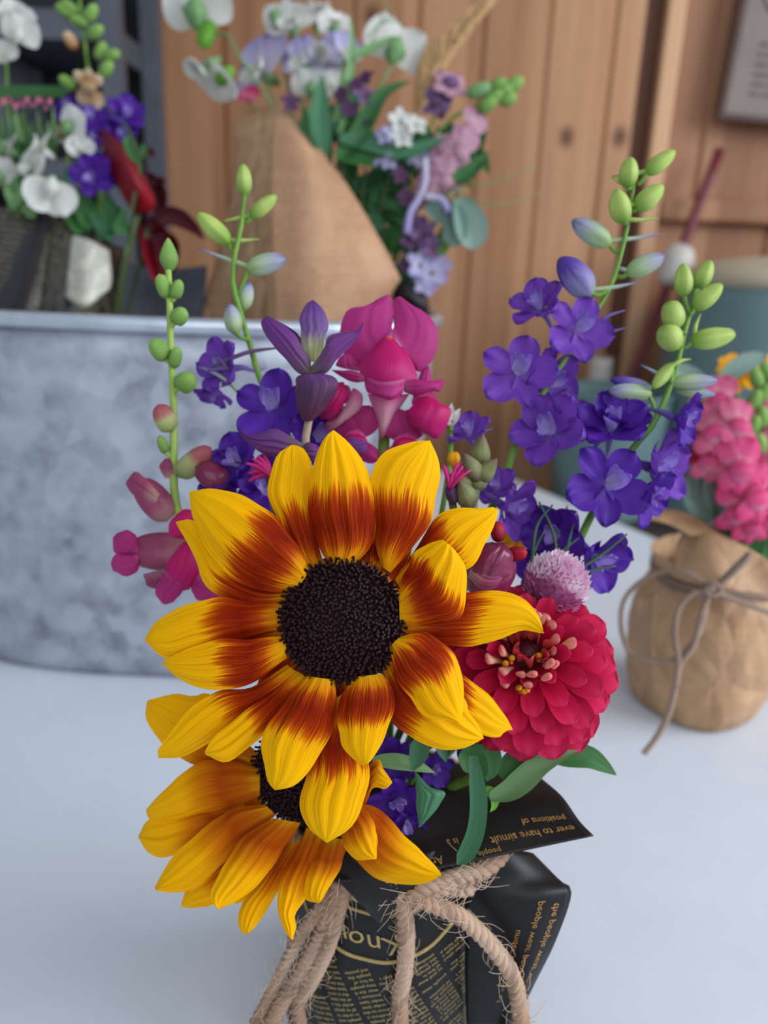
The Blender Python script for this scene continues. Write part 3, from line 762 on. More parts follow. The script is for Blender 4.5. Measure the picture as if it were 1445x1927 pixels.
# arched title and its two gold bands
tl = []
for ch, an in (('K', -70), ('n', -82), ('o', -92), ('w', -102), ('l', -115)):
    a = math.radians(an)
    tl.append((ch, .0115, acx + ar * math.cos(a), acy + ar * math.sin(a), an - 90))
V, Fc = lay(tl, onbody); o = mk('title_text', wrap, V, Fc, M['gold'], None, False); o.parent = pbody; o.location = (0, 0, 0)
for rr, w in ((.0235, .0006), (.043, .0007)):
    P_ = [(acx + rr * math.cos(a), acy + rr * math.sin(a)) for a in np.linspace(math.radians(-160), math.radians(-20), 50)]
    V, Fc, UV = tube_data([Bj(x, min(.1, y), .0001) for x, y in P_], w, 6)
    o = mk('gold_band', wrap, V, Fc, M['gold'], UV); o.parent = pbody; o.location = (0, 0, 0)

# folded corner sticking out at the right
def jd(px, py, off=.0012): return (on_cyl(px, py, JX, JY, JR + off) - CAM).dot(FW)
FR = [[(950,1600,.262),(985,1602,.268),(1003,1606,.272)], [(940,1650,.258),(1005,1655,.262),(1052,1656,.266)], [(935,1700,.256),(1010,1690,.258),(1075,1680,.262)], [(935,1770,.258),(1000,1770,.260),(1046,1768,.265)], [(935,1850,.262),(980,1855,.264),(1006,1850,.270)], [(938,1935,.268),(950,1935,.270),(966,1932,.274)]]
FR = [[(x, y, d + .014) for x, y, d in r] for r in FR]
FR = [[(r[0][0] - 60, r[0][1], jd(r[0][0] - 60, max(1640, r[0][1])) if k else .268)] + r for k, r in enumerate(FR)]
for r in FR: r[1] = (r[1][0] - 6, r[1][1], (r[0][2] + r[2][2]) / 2 - .0015)
o = sheet_px('folded_corner', wrap, M['black'], FR, 30, 18, thick=.0003)
def FRp(u, v, off=-.0006):       # u across, v down the folded corner
    R_ = [crom(r, 12) for r in FR]; j = min(1, max(0, u)) * 11
    a, b = int(j), min(11, int(j) + 1)
    col = np.array([r[a] + (r[b] - r[a]) * (j - a) for r in R_]); cc_ = crom(col, 24); i = min(1, max(0, v)) * 23
    a, b = int(i), min(23, int(i) + 1); x, y, d = cc_[a] + (cc_[b] - cc_[a]) * (i - a)
    return P(x, y, d + off)
ll = []
for u0, v0, s in ((.90, .32, 'the people wear under'), (.74, .30, 'people wear people in'), (.58, .45, 'under positions of')):
    ll.append((s, .085, u0, v0, 90))
V, Fc = lay([(s, sz, 0, 0, 0) for s, sz, *_ in ll[:0]], lambda x, y: Vector())
VV, FF = [], []
for s, sz, u0, v0, _ in ll:
    v, f = text_verts(s, 1.0); k = len(VV)
    VV += [FRp(u0 - b * .10, v0 + a * .055) for a, b in v]; FF += [tuple(k + z for z in g) for g in f]
o2 = mk('printed_text', wrap, VV, FF, M['golda'], None, False); o2.parent = o; o2.location = (0, 0, 0)

# flared collar: the sheet that opens upwards and to the right
CR = [[(600,1500,.285),(700,1470,.292),(800,1440,.296),(900,1440,.298),(1016,1463,.292)],
      [(600,1560,.272),(700,1530,.278),(800,1510,.280),(920,1500,.280),(1058,1500,.277)],
      [(600,1620,.270),(700,1600,.270),(810,1580,.271),(940,1555,.270),(1090,1545,.269)],
      [(610,1660,.262),(720,1655,.262),(830,1634,.262),(970,1604,.263),(1117,1573,.263)]]
col_ = sheet_px('collar', wrap, M['blacki'], CR, 34, 40, thick=.0003)
def CRp(u, v, off=-.0005):
    R_ = [crom(r, 40) for r in CR]; j = min(1, max(0, u)) * 39
    a, b = int(j), min(39, int(j) + 1)
    col = np.array([r[a] + (r[b] - r[a]) * (j - a) for r in R_]); cc_ = crom(col, 34); i = min(1, max(0, v)) * 33
    a, b = int(i), min(33, int(i) + 1); x, y, d = cc_[a] + (cc_[b] - cc_[a]) * (i - a)
    return P(x, y, d + off)
VV, FF = [], []
for s, u0, v0, sx_, sy_ in (('ever to have simult', .965, .79, .036, .13), ('positions of', .96, .64, .032, .11), ('people in', .665, .915, .028, .085), ('At', .45, .88, .034, .12), ('is a', .53, .74, .030, .10)):
    v, f = text_verts(s, 1.0); k = len(VV)
    VV += [CRp(u0 - a * sx_ * 1.15, v0 - b * sy_ * -1 * -1 + 0.0 if False else v0 + b * sy_) for a, b in v]; FF += [tuple(k + z for z in g) for g in f]
o2 = mk('printed_text', wrap, VV, FF, M['golda'], None, False); o2.parent = col_; o2.location = (0, 0, 0)
# corner folded down over the string at the front
sheet_px('front_flap', wrap, M['blacki'], [[(600,1600,.268),(680,1610,.264),(820,1600,.264)], [(622,1640,.266),(700,1650,.260),(796,1650,.260)], [(668,1690,.263),(712,1695,.2605),(762,1692,.2615)], [(712,1738,.2665),(718,1742,.266),(726,1738,.2665)]], 20, 16, thick=.0003)
sheet_px('collar', wrap, M['blacki'], [[(560,1560,.290),(540,1600,.296),(530,1640,.298)], [(620,1600,.276),(580,1640,.280),(548,1680,.286)], [(650,1640,.270),(600,1680,.272),(540,1700,.284)]], 14, 14, thick=.0003)

# ------------------------------------------------------------------ twine
def rope_data(pts, r, pitch, n=None, strands=3, m=7, jit=0.06):
    base = crom(pts, n or 90)
    L = np.linalg.norm(np.diff(base, axis=0), axis=1).sum(); N = max(40, int(L / pitch * 14)); base = crom(pts, N)
    tg = np.gradient(base, axis=0); tg /= np.linalg.norm(tg, axis=1)[:, None]
    u = np.cross(tg[0], [0.2, 0.3, 0.9]); u /= np.linalg.norm(u); parts = []
    us = []
    for i in range(N):
        u = u - tg[i] * u.dot(tg[i]); u /= np.linalg.norm(u); us.append(u.copy())
    us = np.array(us); ws = np.cross(tg, us); s = np.linspace(0, L, N)
    for k in range(strands):
        an = 2 * PI * s / pitch + 2 * PI * k / strands
        q = base + (np.cos(an)[:, None] * us + np.sin(an)[:, None] * ws) * r * 0.5
        rr = r * .58 * (1 + jit * np.sin(s * 900 + k * 2) + jit * rng.normal(0, .5, N))
        parts.append(tube_data(q, rr, m))
    return join(parts), base
def fibres(name, parent, bases, r, per, lmin, lmax, mat):
    parts = []
    for b in bases:
        for _ in range(per):
            i = rng.integers(1, len(b) - 1); p = Vector(b[i]); tg = Vector(b[min(len(b) - 1, i + 1)] - b[i - 1]).normalized()
            o = Vector(rng.normal(0, 1, 3)); o = (o - tg * o.dot(tg)).normalized(); l = random.uniform(lmin, lmax)
            sgn = random.choice((-1, 1))
            q = [p + o * r * .6, p + o * (r + l * .3) + tg * l * .4 * sgn, p + o * (r + l * .5) + tg * l * sgn + Vector(rng.normal(0, l * .2, 3))]
            parts.append(tube_data(crom(q, 6), [.00011, .0001, .00006], 4, False))
    V, Fc, UV = join(parts)
    o = mk(name, parent, V, Fc, mat, UV); o['kind'] = 'stuff'; return o
def jar_px(px, py, off): return on_cyl(px, py, JX, JY, JR + off)
tw = T('twine', 'thick jute twine tied round the black paper neck with hanging frayed ends', 'twine', Vector((JX, JY - JR - .003, TZ + .09)))
bases = []
def strand(name, pts, r, pitch=.009):
    (V, Fc, UV), b = rope_data(pts, r, pitch); bases.append(b)
    return mk(name, tw, V, Fc, M['twine'], UV)
for h_, k_ in ((.0965, 1.0), (.092, 1.7)):
    strand('neck_loop', [Bj((k / 28 - .5) * 2 * PI * JR, h_ + .001 * math.sin(k * k_), .0022) for k in range(29)], .0026)
R0 = .0029
strand('hanging_end', pp([(742, 1668, .263), (757, 1690, .2635), (764, 1760, .2665), (762, 1820, .272), (752, 1880, .277), (756, 1945, .283)]), R0)
strand('hanging_end', pp([(770, 1684, .263), (810, 1700, .263), (872, 1730, .2665), (930, 1785, .2685), (968, 1850, .2705), (984, 1945, .277)]), R0)
strand('bow_loop', pp([(765, 1685, .2625), (800, 1668, .262), (860, 1650, .265), (915, 1632, .269), (944, 1608, .273)]), R0)
strand('bow_loop', pp([(764, 1690, .2645), (812, 1678, .265), (868, 1658, .267), (920, 1636, .272)]), R0 * .9)
strand('hanging_end', pp([(640, 1660, .268), (628, 1700, .269), (600, 1770, .2765), (562, 1840, .283), (520, 1905, .287), (505, 1945, .289)]), R0)
strand('hanging_end', pp([(628, 1668, .271), (606, 1705, .272), (560, 1770, .279), (520, 1850, .287), (478, 1930, .291)]), R0 * .8)
strand('bow_loop', pp([(652, 1662, .267), (640, 1700, .268), (622, 1770, .273), (585, 1850, .281), (560, 1890, .286), (568, 1945, .289)]), R0 * .9)
strand('knot', pp([(742, 1688, .2655), (752, 1676, .2635), (768, 1680, .2632), (768, 1692, .2645), (752, 1696, .2648)]), R0 * .8)
fibres('loose_fibres', tw, bases[2:], R0, 90, .002, .009, M['fibre'])
# ================================================================== MAIN BOUQUET

NECK = Vector((JX, JY, TZ + 0.098))
FOOT = Vector((JX, JY, TZ + 0.012))
def to_foot(p, k=0.006):
    a = random.random() * 6.28
    return [p.lerp(NECK, 0.55) + Vector((0, 0.004, 0)), NECK + Vector((math.cos(a), math.sin(a), 0)) * k, FOOT + Vector((math.cos(a), math.sin(a), 0)) * -k]

def c1(q): return [(240 + .5675 * x, 780 + .5675 * y) for x, y in q]
def c2(q): return [(240 + .4567 * x, 1260 + .4567 * y) for x, y in q]

def seed_disc(parent, px, py, d, r, n=560, yaw=0.0, pitch=0.0, squash=1.0):
    """dome of tiny dark florets in a spiral"""
    R_ = CROT @ (Matrix.Rotation(math.radians(yaw), 3, 'Y') @ Matrix.Rotation(math.radians(-pitch), 3, 'X'))
    c = P(px, py, d); rr = r * d / F
    V, Fc, UV = [], [], []
    m = 40
    for i in range(9):
        t = i / 8
        for j in range(m):
            a = 2 * PI * j / m
            V.append(c + R_ @ Vector((math.cos(a) * rr * t, math.sin(a) * rr * t, rr * (0.20 * (1 - t ** 3) - 0.05 * math.exp(-(t / .2) ** 2))))); UV.append((j / m, t))
    Fc = gridF(9, m, True)
    ds = mk('seed_disc', parent, V, Fc, M['disc'], UV)
    V, Fc = [], []
    for i in range(n):
        t = math.sqrt((i + 0.5) / n); a = i * 2.39996
        h = rr * (0.05 + 0.07 * t + 0.03 * random.random()); w = rr * 0.021
        b = Vector((math.cos(a) * rr * t, math.sin(a) * rr * t, rr * (0.20 * (1 - t ** 3))))
        out = Vector((math.cos(a) * (0.2 + 0.9 * t ** 3), math.sin(a) * (0.2 + 0.9 * t ** 3), 1.0)) + Vector((random.uniform(-.4, .4), random.uniform(-.4, .4), 0))
        out.normalize(); u = out.orthogonal().normalized(); v = out.cross(u)
        k = len(V); top = b + out * h
        for q in range(5):
            an = q * 2 * PI / 5; V.append(c + R_ @ (b + (u * math.cos(an) + v * math.sin(an)) * w))
        for q in range(5):
            an = q * 2 * PI / 5 + 0.4; V.append(c + R_ @ (top + (u * math.cos(an) + v * math.sin(an)) * w * 1.25))
        for q in range(5): Fc.append((k + q, k + (q + 1) % 5, k + 5 + (q + 1) % 5, k + 5 + q))
        Fc.append(tuple(k + 5 + q for q in range(5)))
    o = mk('disc_floret', parent, V, Fc, M['disctip'], None, False); o['kind'] = 'stuff'
    o.parent = ds; o.location = Vector((0, 0, 0))
    return ds

M['recep'] = plain_mat('amber receptacle', (190, 110, 12), (120, 60, 10), 500)
# ---- front sunflower
sf = T('sunflower', 'large yellow and red-brown sunflower with a round dark disc, uppermost of the two', 'flower', FOOT + Vector((-.004, -.004, 0)))
FRONT = [  # (left edge, right edge, depth layer, tip depth shift, cup)
 ([(672,500),(628,430),(604,330),(606,220),(626,130),(655,75),(681,52)], [(756,495),(806,430),(827,340),(812,230),(775,150),(725,85),(684,52)], 0.0005, .004, .0036),
 ([(842,505),(824,430),(822,340),(800,210),(850,130),(940,92),(998,86)], [(872,525),(955,430),(1012,330),(1034,230),(1030,150),(1003,86)], .0022, .003, .0040),
 ([(885,545),(960,440),(1010,350),(1090,312),(1170,312),(1212,306)], [(905,580),(1000,540),(1125,512),(1185,430),(1215,370),(1230,318)], .0050, .001, .0022),
 ([(900,590),(918,520),(962,452),(1036,416),(1062,428)], [(902,690),(980,700),(1082,684),(1114,640),(1124,520),(1090,455),(1064,430)], -.0010, -.007, .0045),
 ([(905,688),(980,640),(1110,598),(1220,580),(1310,608),(1362,665),(1380,722)], [(915,722),(1040,762),(1150,770),(1245,738),(1310,716),(1350,722),(1381,726)], .0028, -.002, .0032),
 ([(868,770),(884,850),(925,930),(985,1000),(1050,1012),(1103,1020)], [(905,735),(990,722),(1064,770),(1104,850),(1116,940),(1108,1022)], -.0012, -.004, .0042),
 ([(846,850),(868,1000),(940,1072),(1030,1110),(1115,1106),(1178,1076)], [(880,800),(1000,850),(1090,900),(1145,980),(1170,1030),(1181,1076)], .0030, .002, .0030),
 ([(960,820),(1060,832),(1110,866),(1200,930),(1250,995),(1275,1040)], [(960,900),(1090,1000),(1170,1062),(1230,1070),(1252,1050),(1277,1046)], .0056, .003, .0022),
 ([(738,872),(704,950),(692,1020),(712,1095),(745,1140),(783,1166)], [(845,860),(884,920),(872,1010),(845,1090),(812,1142),(788,1167)], -.0010, -.003, .0038),
 ([(665,960),(620,1090),(588,1200),(575,1300),(600,1370),(656,1418)], [(720,920),(772,1060),(797,1170),(792,1265),(745,1365),(663,1420)], .0030, -.001, .0040),
 ([(596,868),(520,950),(455,1045),(447,1120),(462,1210),(486,1244)], [(688,880),(694,970),(665,1070),(615,1165),(560,1228),(492,1246)], -.0008, -.005, .0040),
 ([(560,850),(460,930),(345,1020),(285,1066),(256,1118)], [(612,880),(530,975),(455,1058),(400,1108),(325,1152),(258,1128)], .0022, -.003, .0028),
 ([(528,828),(410,905),(290,918),(185,1000),(100,1112)], [(575,865),(450,950),(335,1040),(260,1098),(180,1135),(102,1140)], .0036, .003, .0030),
 ([(522,735),(420,742),(330,744),(220,768),(150,800),(115,822)], [(528,808),(440,872),(345,914),(240,906),(165,872),(117,828)], -.0002, .003, .0034),
 ([(535,625),(420,622),(300,604),(180,640),(95,688),(58,744)], [(518,712),(420,728),(320,765),(210,800),(120,806),(60,752)], .0022, .004, .0034),
 ([(606,515),(562,425),(480,335),(385,272),(290,244),(205,256)], [(562,582),(470,588),(380,565),(290,480),(220,355),(204,262)], -.0004, .006, .0042),
 ([(570,560),(420,520),(300,440),(220,352),(160,356)], [(540,622),(430,640),(330,616),(255,560),(222,470),(162,364)], .0034, .006, .0026),
 ([(600,545),(535,430),(478,300),(466,230),(492,140),(542,101)], [(655,505),(625,400),(612,270),(612,180),(585,115),(548,100)], .0040, .006, .0030),
 ([(800,500),(790,440),(800,380),(826,330)], [(840,515),(850,460),(850,390),(832,330)], .0052, .002, .001),
 ([(840,860),(850,900),(880,960),(930,1000)], [(880,820),(930,860),(950,930),(935,1000)], .0050, .002, .001),
 ([(690,880),(680,930),(690,1000),(700,1060)], [(740,880),(750,940),(740,1010),(706,1060)], .0050, .002, .001),
 ([(560,600),(500,610),(440,612),(390,640)], [(530,690),(480,690),(430,680),(392,646)], .0050, .002, .001)]
for L, R, ly, ts, cp in FRONT:
    d0 = 0.2365 + ly
    petal_outline('petal', sf, M['sun'], c1(L), c1(R), (d0, d0 + ts * 0.3 - 0.001, d0 + ts), cp, 0.00036, wav=0.0006, roll=random.uniform(-.0015, .0015))
for an, l, w in ((38, 150, 46), (2, 170, 50), (-14, 160, 44), (-42, 170, 50), (-75, 150, 40), (-98, 160, 46), (-128, 170, 44), (-150, 180, 44), (172, 180, 44), (-170, 190, 56), (-139, 180, 54), (48, 160, 50), (150, 170, 46), (118, 160, 40), (66, 170, 44)):
    ca_, sa_ = math.cos(math.radians(an)), -math.sin(math.radians(an)); q = lambda r, o: (644 + ca_ * r - sa_ * o, 1169 + sa_ * r + ca_ * o)
    petal_outline('petal', sf, M['sun'], [q(84, -w * .35), q(120, -w * .5), q(l, -w * .45), q(l + 34, -3)], [q(84, w * .35), q(120, w * .5), q(l, w * .45), q(l + 34, 3)], (.2425, .2430, .2440), .002, n=14, m=13, vmax=.55)
V = [P(644, 1169, .2385) + CROT @ Vector((math.cos(a) * r_, math.sin(a) * r_, z_)) for r_, z_ in ((.0001, .0006), (.012, .0006), (.0185, .0), (.0195, -.003), (.014, -.008), (.0001, -.010)) for a in np.linspace(0, 2 * PI, 40, endpoint=False)]
mk('receptacle', sf, V, gridF(6, 40, True), M['recep'])
seed_disc(sf, 644, 1169, 0.2365, 113, 900)
stem('stem', sf, [P(644, 1169, .238), P(648, 1200, .252)] + to_foot(P(648, 1200, .252)), [.004, .004, .004], M['stem'])

# ---- rear sunflower
sr = T('sunflower', 'lower sunflower with orange-based yellow petals, half hidden beneath the larger one', 'flower', FOOT + Vector((-.012, .002, 0)))
REAR = [
 ([(540,350),(440,250),(340,112),(270,110),(200,98),(88,125)], [(520,420),(370,400),(265,388),(140,300),(76,210),(80,130)], .010, .004, .003),
 ([(545,400),(400,372),(275,395),(155,490),(78,575)], [(545,520),(440,565),(300,622),(170,640),(95,622),(76,585)], .004, .006, .004),
 ([(480,540),(300,560),(150,600),(80,625),(45,685)], [(480,640),(290,720),(160,776),(85,752),(46,695)], .0066, .006, .0035),
 ([(565,555),(430,578),(300,662),(180,782),(112,895)], [(612,600),(480,710),(385,810),(275,900),(180,920),(114,908)], .0018, -.004, .004),
 ([(460,740),(330,820),(250,890),(220,965)], [(480,840),(400,920),(345,970),(280,984),(222,978)], .0062, .003, .002),
 ([(600,612),(490,682),(405,790),(345,905),(350,960),(373,986)], [(712,632),(645,745),(565,855),(460,948),(378,988)], -.002, -.010, .004),
 ([(660,720),(545,880),(472,962),(454,1030),(470,1082),(486,1092)], [(720,700),(660,830),(595,955),(535,1050),(492,1092)], .0008, -.0125, .003),
 ([(735,650),(680,780),(625,890),(616,980),(645,1070),(672,1112)], [(815,690),(772,840),(735,940),(690,1010),(694,1060),(680,1114)], -.002, -.0135, .0035),
 ([(780,690),(748,820),(724,900),(735,948),(780,962)], [(905,700),(885,800),(835,890),(808,940),(788,964)], -.003, -.0105, .003),
 ([(850,600),(880,690),(898,745),(950,784),(1018,782)], [(940,540),(1000,600),(1030,700),(1026,780)], -.0085, -.006, .003),
 ([(950,545),(1040,580),(1110,645),(1200,742),(1262,800),(1292,842)], [(860,640),(935,780),(1000,850),(1100,882),(1220,882),(1293,850)], -.0065, -.0085, .004),
 ([(960,420),(1030,372),(1058,415),(1088,458)], [(950,560),(985,545),(1010,490),(1060,492),(1090,468)], -.0085, -.003, .002),
 ([(640,620),(560,760),(500,850),(440,960)], [(700,640),(640,800),(560,930),(450,965)], .0075, .003, .001),
 ([(540,480),(440,520),(330,560),(250,640)], [(580,570),(460,640),(350,690),(255,650)], .0080, .005, .001)]
for L, R, ly, ts, cp in REAR:
    d0 = 0.2585 + ly
    petal_outline('petal', sr, M['sun2'], c2(L), c2(R), (d0, d0 + ts * .3 - .001, d0 + ts), cp, 0.00036, wav=0.0008, roll=random.uniform(-.002, .002))
seed_disc(sr, 563, 1458, 0.2605, 90, 700, yaw=-14, pitch=-6)
stem('stem', sr, [P(563, 1458, .263), P(590, 1470, .275), NECK + Vector((-.014, .0, .006)), FOOT + Vector((-.012, .002, 0))], [.004, .004], M['stem'])

# ---- zinnia
zn = T('zinnia', 'crimson pink zinnia with many layered petals beside the big sunflower', 'flower', FOOT + Vector((.01, .0, 0)))
ZD = 0.262
ZR = CROT.to_4x4() @ ry(-10) @ rx(-26)
zc = P(992, 1240, ZD); zs = 196 * ZD / F
zp = petal_me('petal', M['zin'], 0.37, 'spoon', 0.16, -0.10, 0.012, 18, 11, 0.035)
zi = petal_me('petal', M['zin'], 0.40, 'spoon', 0.45, 0.06, 0.01, 16, 9)
zq = petal_me('curled_floret', M['zinc'], 0.34, 'spoon', 0.9, 0.25, 0.01, 10, 7)
rows = [(17, 1.0, -28, 0.0), (17, 0.93, -17, 11), (16, 0.83, -6, 2), (14, 0.71, 7, 15), (12, 0.58, 20, 6), (9, 0.43, 36, 20)]
for k, (cnt, ln, el, a0) in enumerate(rows):
    for i in range(cnt):
        a = 360 * i / cnt + a0 + random.uniform(-5, 5)
        l = ln * random.uniform(0.95, 1.05)
        m4 = Matrix.Translation(zc - loc_of(zn)) @ ZR @ scl(zs) @ tr(0, 0, -0.18 + 0.065 * k) @ rz(a) @ tr(0, 0.08, 0) @ rx(el + random.uniform(-5, 5)) @ ry(random.uniform(-7, 7)) @ scl(l * 0.94 * random.uniform(0.95, 1.08), l * 0.94, l * 0.94)
        link('petal', zp if k < 5 else zi, zn, m4)
for i in range(9):
    a = i * 137.5; l = random.uniform(0.26, 0.36)
    m4 = Matrix.Translation(zc - loc_of(zn)) @ ZR @ scl(zs) @ tr(0, 0, 0.12) @ rz(a) @ tr(0, 0.10 + 0.05 * random.random(), 0) @ rx(random.uniform(48, 78)) @ scl(l)
    link('curled_floret', zq, zn, m4)
def dome(name, parent, mat, c, R4, r, h, m=20):
    V, UV = [], []
    for i in range(8):
        t = i / 7
        for j in range(m):
            a = 2 * PI * j / m
            V.append(c + R4.to_3x3() @ Vector((math.cos(a) * r * t, math.sin(a) * r * t, h * (1 - t * t)))); UV.append((j / m, t))
    return mk(name, parent, V, gridF(8, m, True), mat, UV)
zce = zc + ZR.to_3x3() @ Vector((0, 0, zs * 0.16))
dome('centre', zn, M['zdisc'], zce, ZR, zs * 0.17, zs * 0.14)
fl = kind('five', 'zinc', 'stamen')
cr_ = lathe_me('curled_floret', M['cream'], [(0, .07), (.4, .085), (.75, .15), (.93, .13), (1.0, .01)], 10, 3, .1, 1.2, .7)
for i in range(22):
    a = i * 360 / 22 + random.uniform(-8, 8); o_ = (.17, .24)[i % 2]
    m4 = Matrix.Translation(zc - loc_of(zn)) @ ZR @ scl(zs) @ tr(0, 0, 0.16) @ rz(a) @ tr(0, o_, 0.02) @ rx(random.uniform(42, 78)) @ scl(random.uniform(0.22, 0.32))
    link('curled_floret', cr_, zn, m4)
for i, (px, py) in enumerate(((984, 1303), (975, 1296), (990, 1300), (962, 1240), (1012, 1236), (950, 1250))):
    c = P(px, py, ZD - 0.009); V, Fc, UV = tube_data(crom([c - cdir(0, -.001, -.003), c, c + cdir(0, -.0014, .001)], 6), [.0008, .0013, .0004], 7)
    mk('stamen', zn, V, Fc, M['stamen'], UV)
stem('stem', zn, [zc, zc + FW * .014 - UP * .012] + to_foot(zc + FW * .014 - UP * .012), [.0028, .0028], M['stem'])

# ---- larkspur, tall one at the right
LA = T('larkspur', 'tallest violet larkspur spike with lime buds at its tip, in front of the wooden wall', 'flower', FOOT + Vector((.012, .01, 0)))
dA = .300
stem('stem', LA, pp([(1192, 345), (1186, 395), (1174, 455), (1158, 515), (1146, 545), (1100, 620), (1040, 710), (985, 800), (951, 893), (915, 985)], dA) + to_foot(P(915, 985, dA)), [.0007, .0011, .0016, .0018, .002, .002], M['stem'], 60)
bud(LA, 'budg', 1243, 305, dA, 68, 30, 230, 180, 20, spur=(1152, 332), foot=(1200, 348))
bud(LA, 'budg', 1183, 324, dA - .003, 54, 35, 5, 100, 30, spur=(1152, 334), foot=(1188, 352))
bud(LA, 'budg', 1222, 371, dA - .002, 66, 36, 200, 170, 30, spur=(1158, 374), foot=(1190, 395))
bud(LA, 'budg', 1166, 388, dA - .004, 64, 40, -40, 100, 40, spur=(1240, 411), foot=(1182, 412))
bud(LA, 'budl', 1112, 437, dA, 86, 42, -150, 85, 20, spur=(1243, 441), foot=(1166, 478))
bud(LA, 'budl', 1215, 498, dA, 76, 36, 160, 75, 10, spur=(1156, 500), foot=(1160, 520))
bud(LA, 'budp', 1082, 520, dA - .006, 92, 56, -120, 120, 30, spur=(1206, 530), foot=(1146, 545), name='half_open_bud')
LM = ('lark', 'larkl', 'spur')
floret(LA, 'larkside', LM, 1018, 585, dA, 50, yaw=-35, pitch=35, roll=10)
floret(LA, 'lark', LM, 1083, 624, dA - .004, 74, yaw=12, pitch=6, roll=-26)
floret(LA, 'lark', LM, 976, 704, dA - .006, 80, yaw=-8, pitch=8, roll=-18)
floret(LA, 'larkside', LM, 1018, 715, dA + .004, 60, yaw=40, pitch=-10, roll=-40)
floret(LA, 'larkside', LM, 1040, 818, dA - .003, 66, yaw=-30, pitch=20, roll=30)
floret(LA, 'larkside', LM, 1065, 800, dA + .004, 54, yaw=40, pitch=40, roll=0)
floret(LA, 'larkside', LM, 884, 822, dA - .008, 40, yaw=-20, pitch=50, roll=0)
floret(LA, 'larkside', LM, 946, 952, dA - .012, 58, yaw=55, pitch=-10, roll=-20)
floret(LA, 'larkside', LM, 935, 925, dA - .004, 40, yaw=-20, pitch=40, roll=20)
for x, y in ((900, 815), (1150, 592), (1150, 625)):
    stem('spur', LA, pp([(x - 22, y + 12), (x, y), (x + 26, y - 8)], dA - .003), [.0009, .0006, .0002], M['spur'], 10, 6)

# ---- larkspur, right
LB = T('larkspur', 'deep blue-violet larkspur spike with lime buds, rightmost in the bouquet', 'flower', FOOT + Vector((.016, .004, 0)))
dB = .296
stem('stem', LB, pp([(1309, 545), (1303, 575), (1290, 617), (1273, 690), (1255, 742), (1228, 800), (1195, 838), (1150, 900), (1105, 985), (1082, 1035), (1050, 1100)], dB) + to_foot(P(1050, 1100, dB)), [.0008, .0012, .0017, .002, .0022, .0022], M['stem'], 60)
bud(LB, 'budg', 1286, 527, dB - .003, 60, 34, -10, 100, 20, foot=(1300, 590))
bud(LB, 'budg', 1325, 516, dB, 56, 32, 45, 100, 10, foot=(1305, 575))
bud(LB, 'budg', 1332, 558, dB - .004, 66, 33, 90, 80, 30, foot=(1298, 592))
bud(LB, 'budg', 1266, 592, dB - .004, 56, 42, -40, 90, 50, foot=(1292, 628), shape='round')
bud(LB, 'budg', 1260, 634, dB - .003, 56, 46, -60, 60, 60, foot=(1284, 650), shape='round')
bud(LB, 'budg', 1342, 636, dB, 84, 38, 150, 25, 10, spur=(1318, 590), foot=(1282, 655), name='opening_bud')
bud(LB, 'budl', 1362, 630, dB + .003, 40, 24, 150, 60, 10)
bud(LB, 'budg', 1247, 708, dB - .004, 66, 24, -70, -80, 20, spur=(1300, 676), foot=(1262, 720))
bud(LB, 'budl', 1306, 718, dB, 88, 28, 160, 5, 10, spur=(1205, 686), foot=(1252, 742))
bud(LB, 'budl', 1310, 738, dB + .003, 74, 20, 160, -20, 5)
bud(LB, 'budl', 1184, 738, dB - .002, 84, 32, -160, 10, 20, foot=(1236, 780))
bud(LB, 'budp', 1186, 722, dB, 80, 24, -150, 30, 10)
bud(LB, 'budp', 1190, 756, dB + .003, 80, 18, -150, -15, 10)
DM = ('larkd', 'larkl', 'spur')
floret(LB, 'larkside', DM, 1270, 788, dB - .004, 50, yaw=55, pitch=-8, roll=10)
floret(LB, 'larkside', DM, 1150, 812, dB - .002, 62, yaw=-10, pitch=42, roll=0)
floret(LB, 'larkside', DM, 1160, 800, dB + .004, 55, yaw=25, pitch=50, roll=40)
floret(LB, 'larkside', ('lark', 'larkl', 'spur'), 1225, 880, dB + .004, 66, yaw=45, pitch=5, roll=0)
floret(LB, 'lark', DM, 1140, 915, dB - .010, 90, yaw=4, pitch=6, roll=-42)
floret(LB, 'larkside', DM, 1205, 925, dB - .002, 56, yaw=48, pitch=-18, roll=30)
floret(LB, 'larkside', DM, 1050, 1000, dB - .004, 58, yaw=-30, pitch=-8, roll=20)
floret(LB, 'larkside', DM, 1112, 1046, dB - .002, 62, yaw=35, pitch=-20, roll=-10)
floret(LB, 'larkside', DM, 1030, 1070, dB + .004, 60, yaw=-10, pitch=10, roll=10)
for k, q in enumerate([((1050, 1060), (1040, 1000), (1014, 944)), ((995, 1070), (1008, 1030), (1024, 1000)), ((1082, 1075), (1130, 1045), (1180, 1005)), ((1060, 1070), (1070, 1020), (1080, 985)), ((1085, 1082), (1120, 1072), (1158, 1065)), ((1000, 1060), (1010, 990), (1040, 950)), ((1030, 1068), (1060, 1035), (1090, 1012))]):
    stem('needle_leaf', LB, pp(q, dB - .014), [.0007, .0006, .0003], M['fern'], 12, 6)

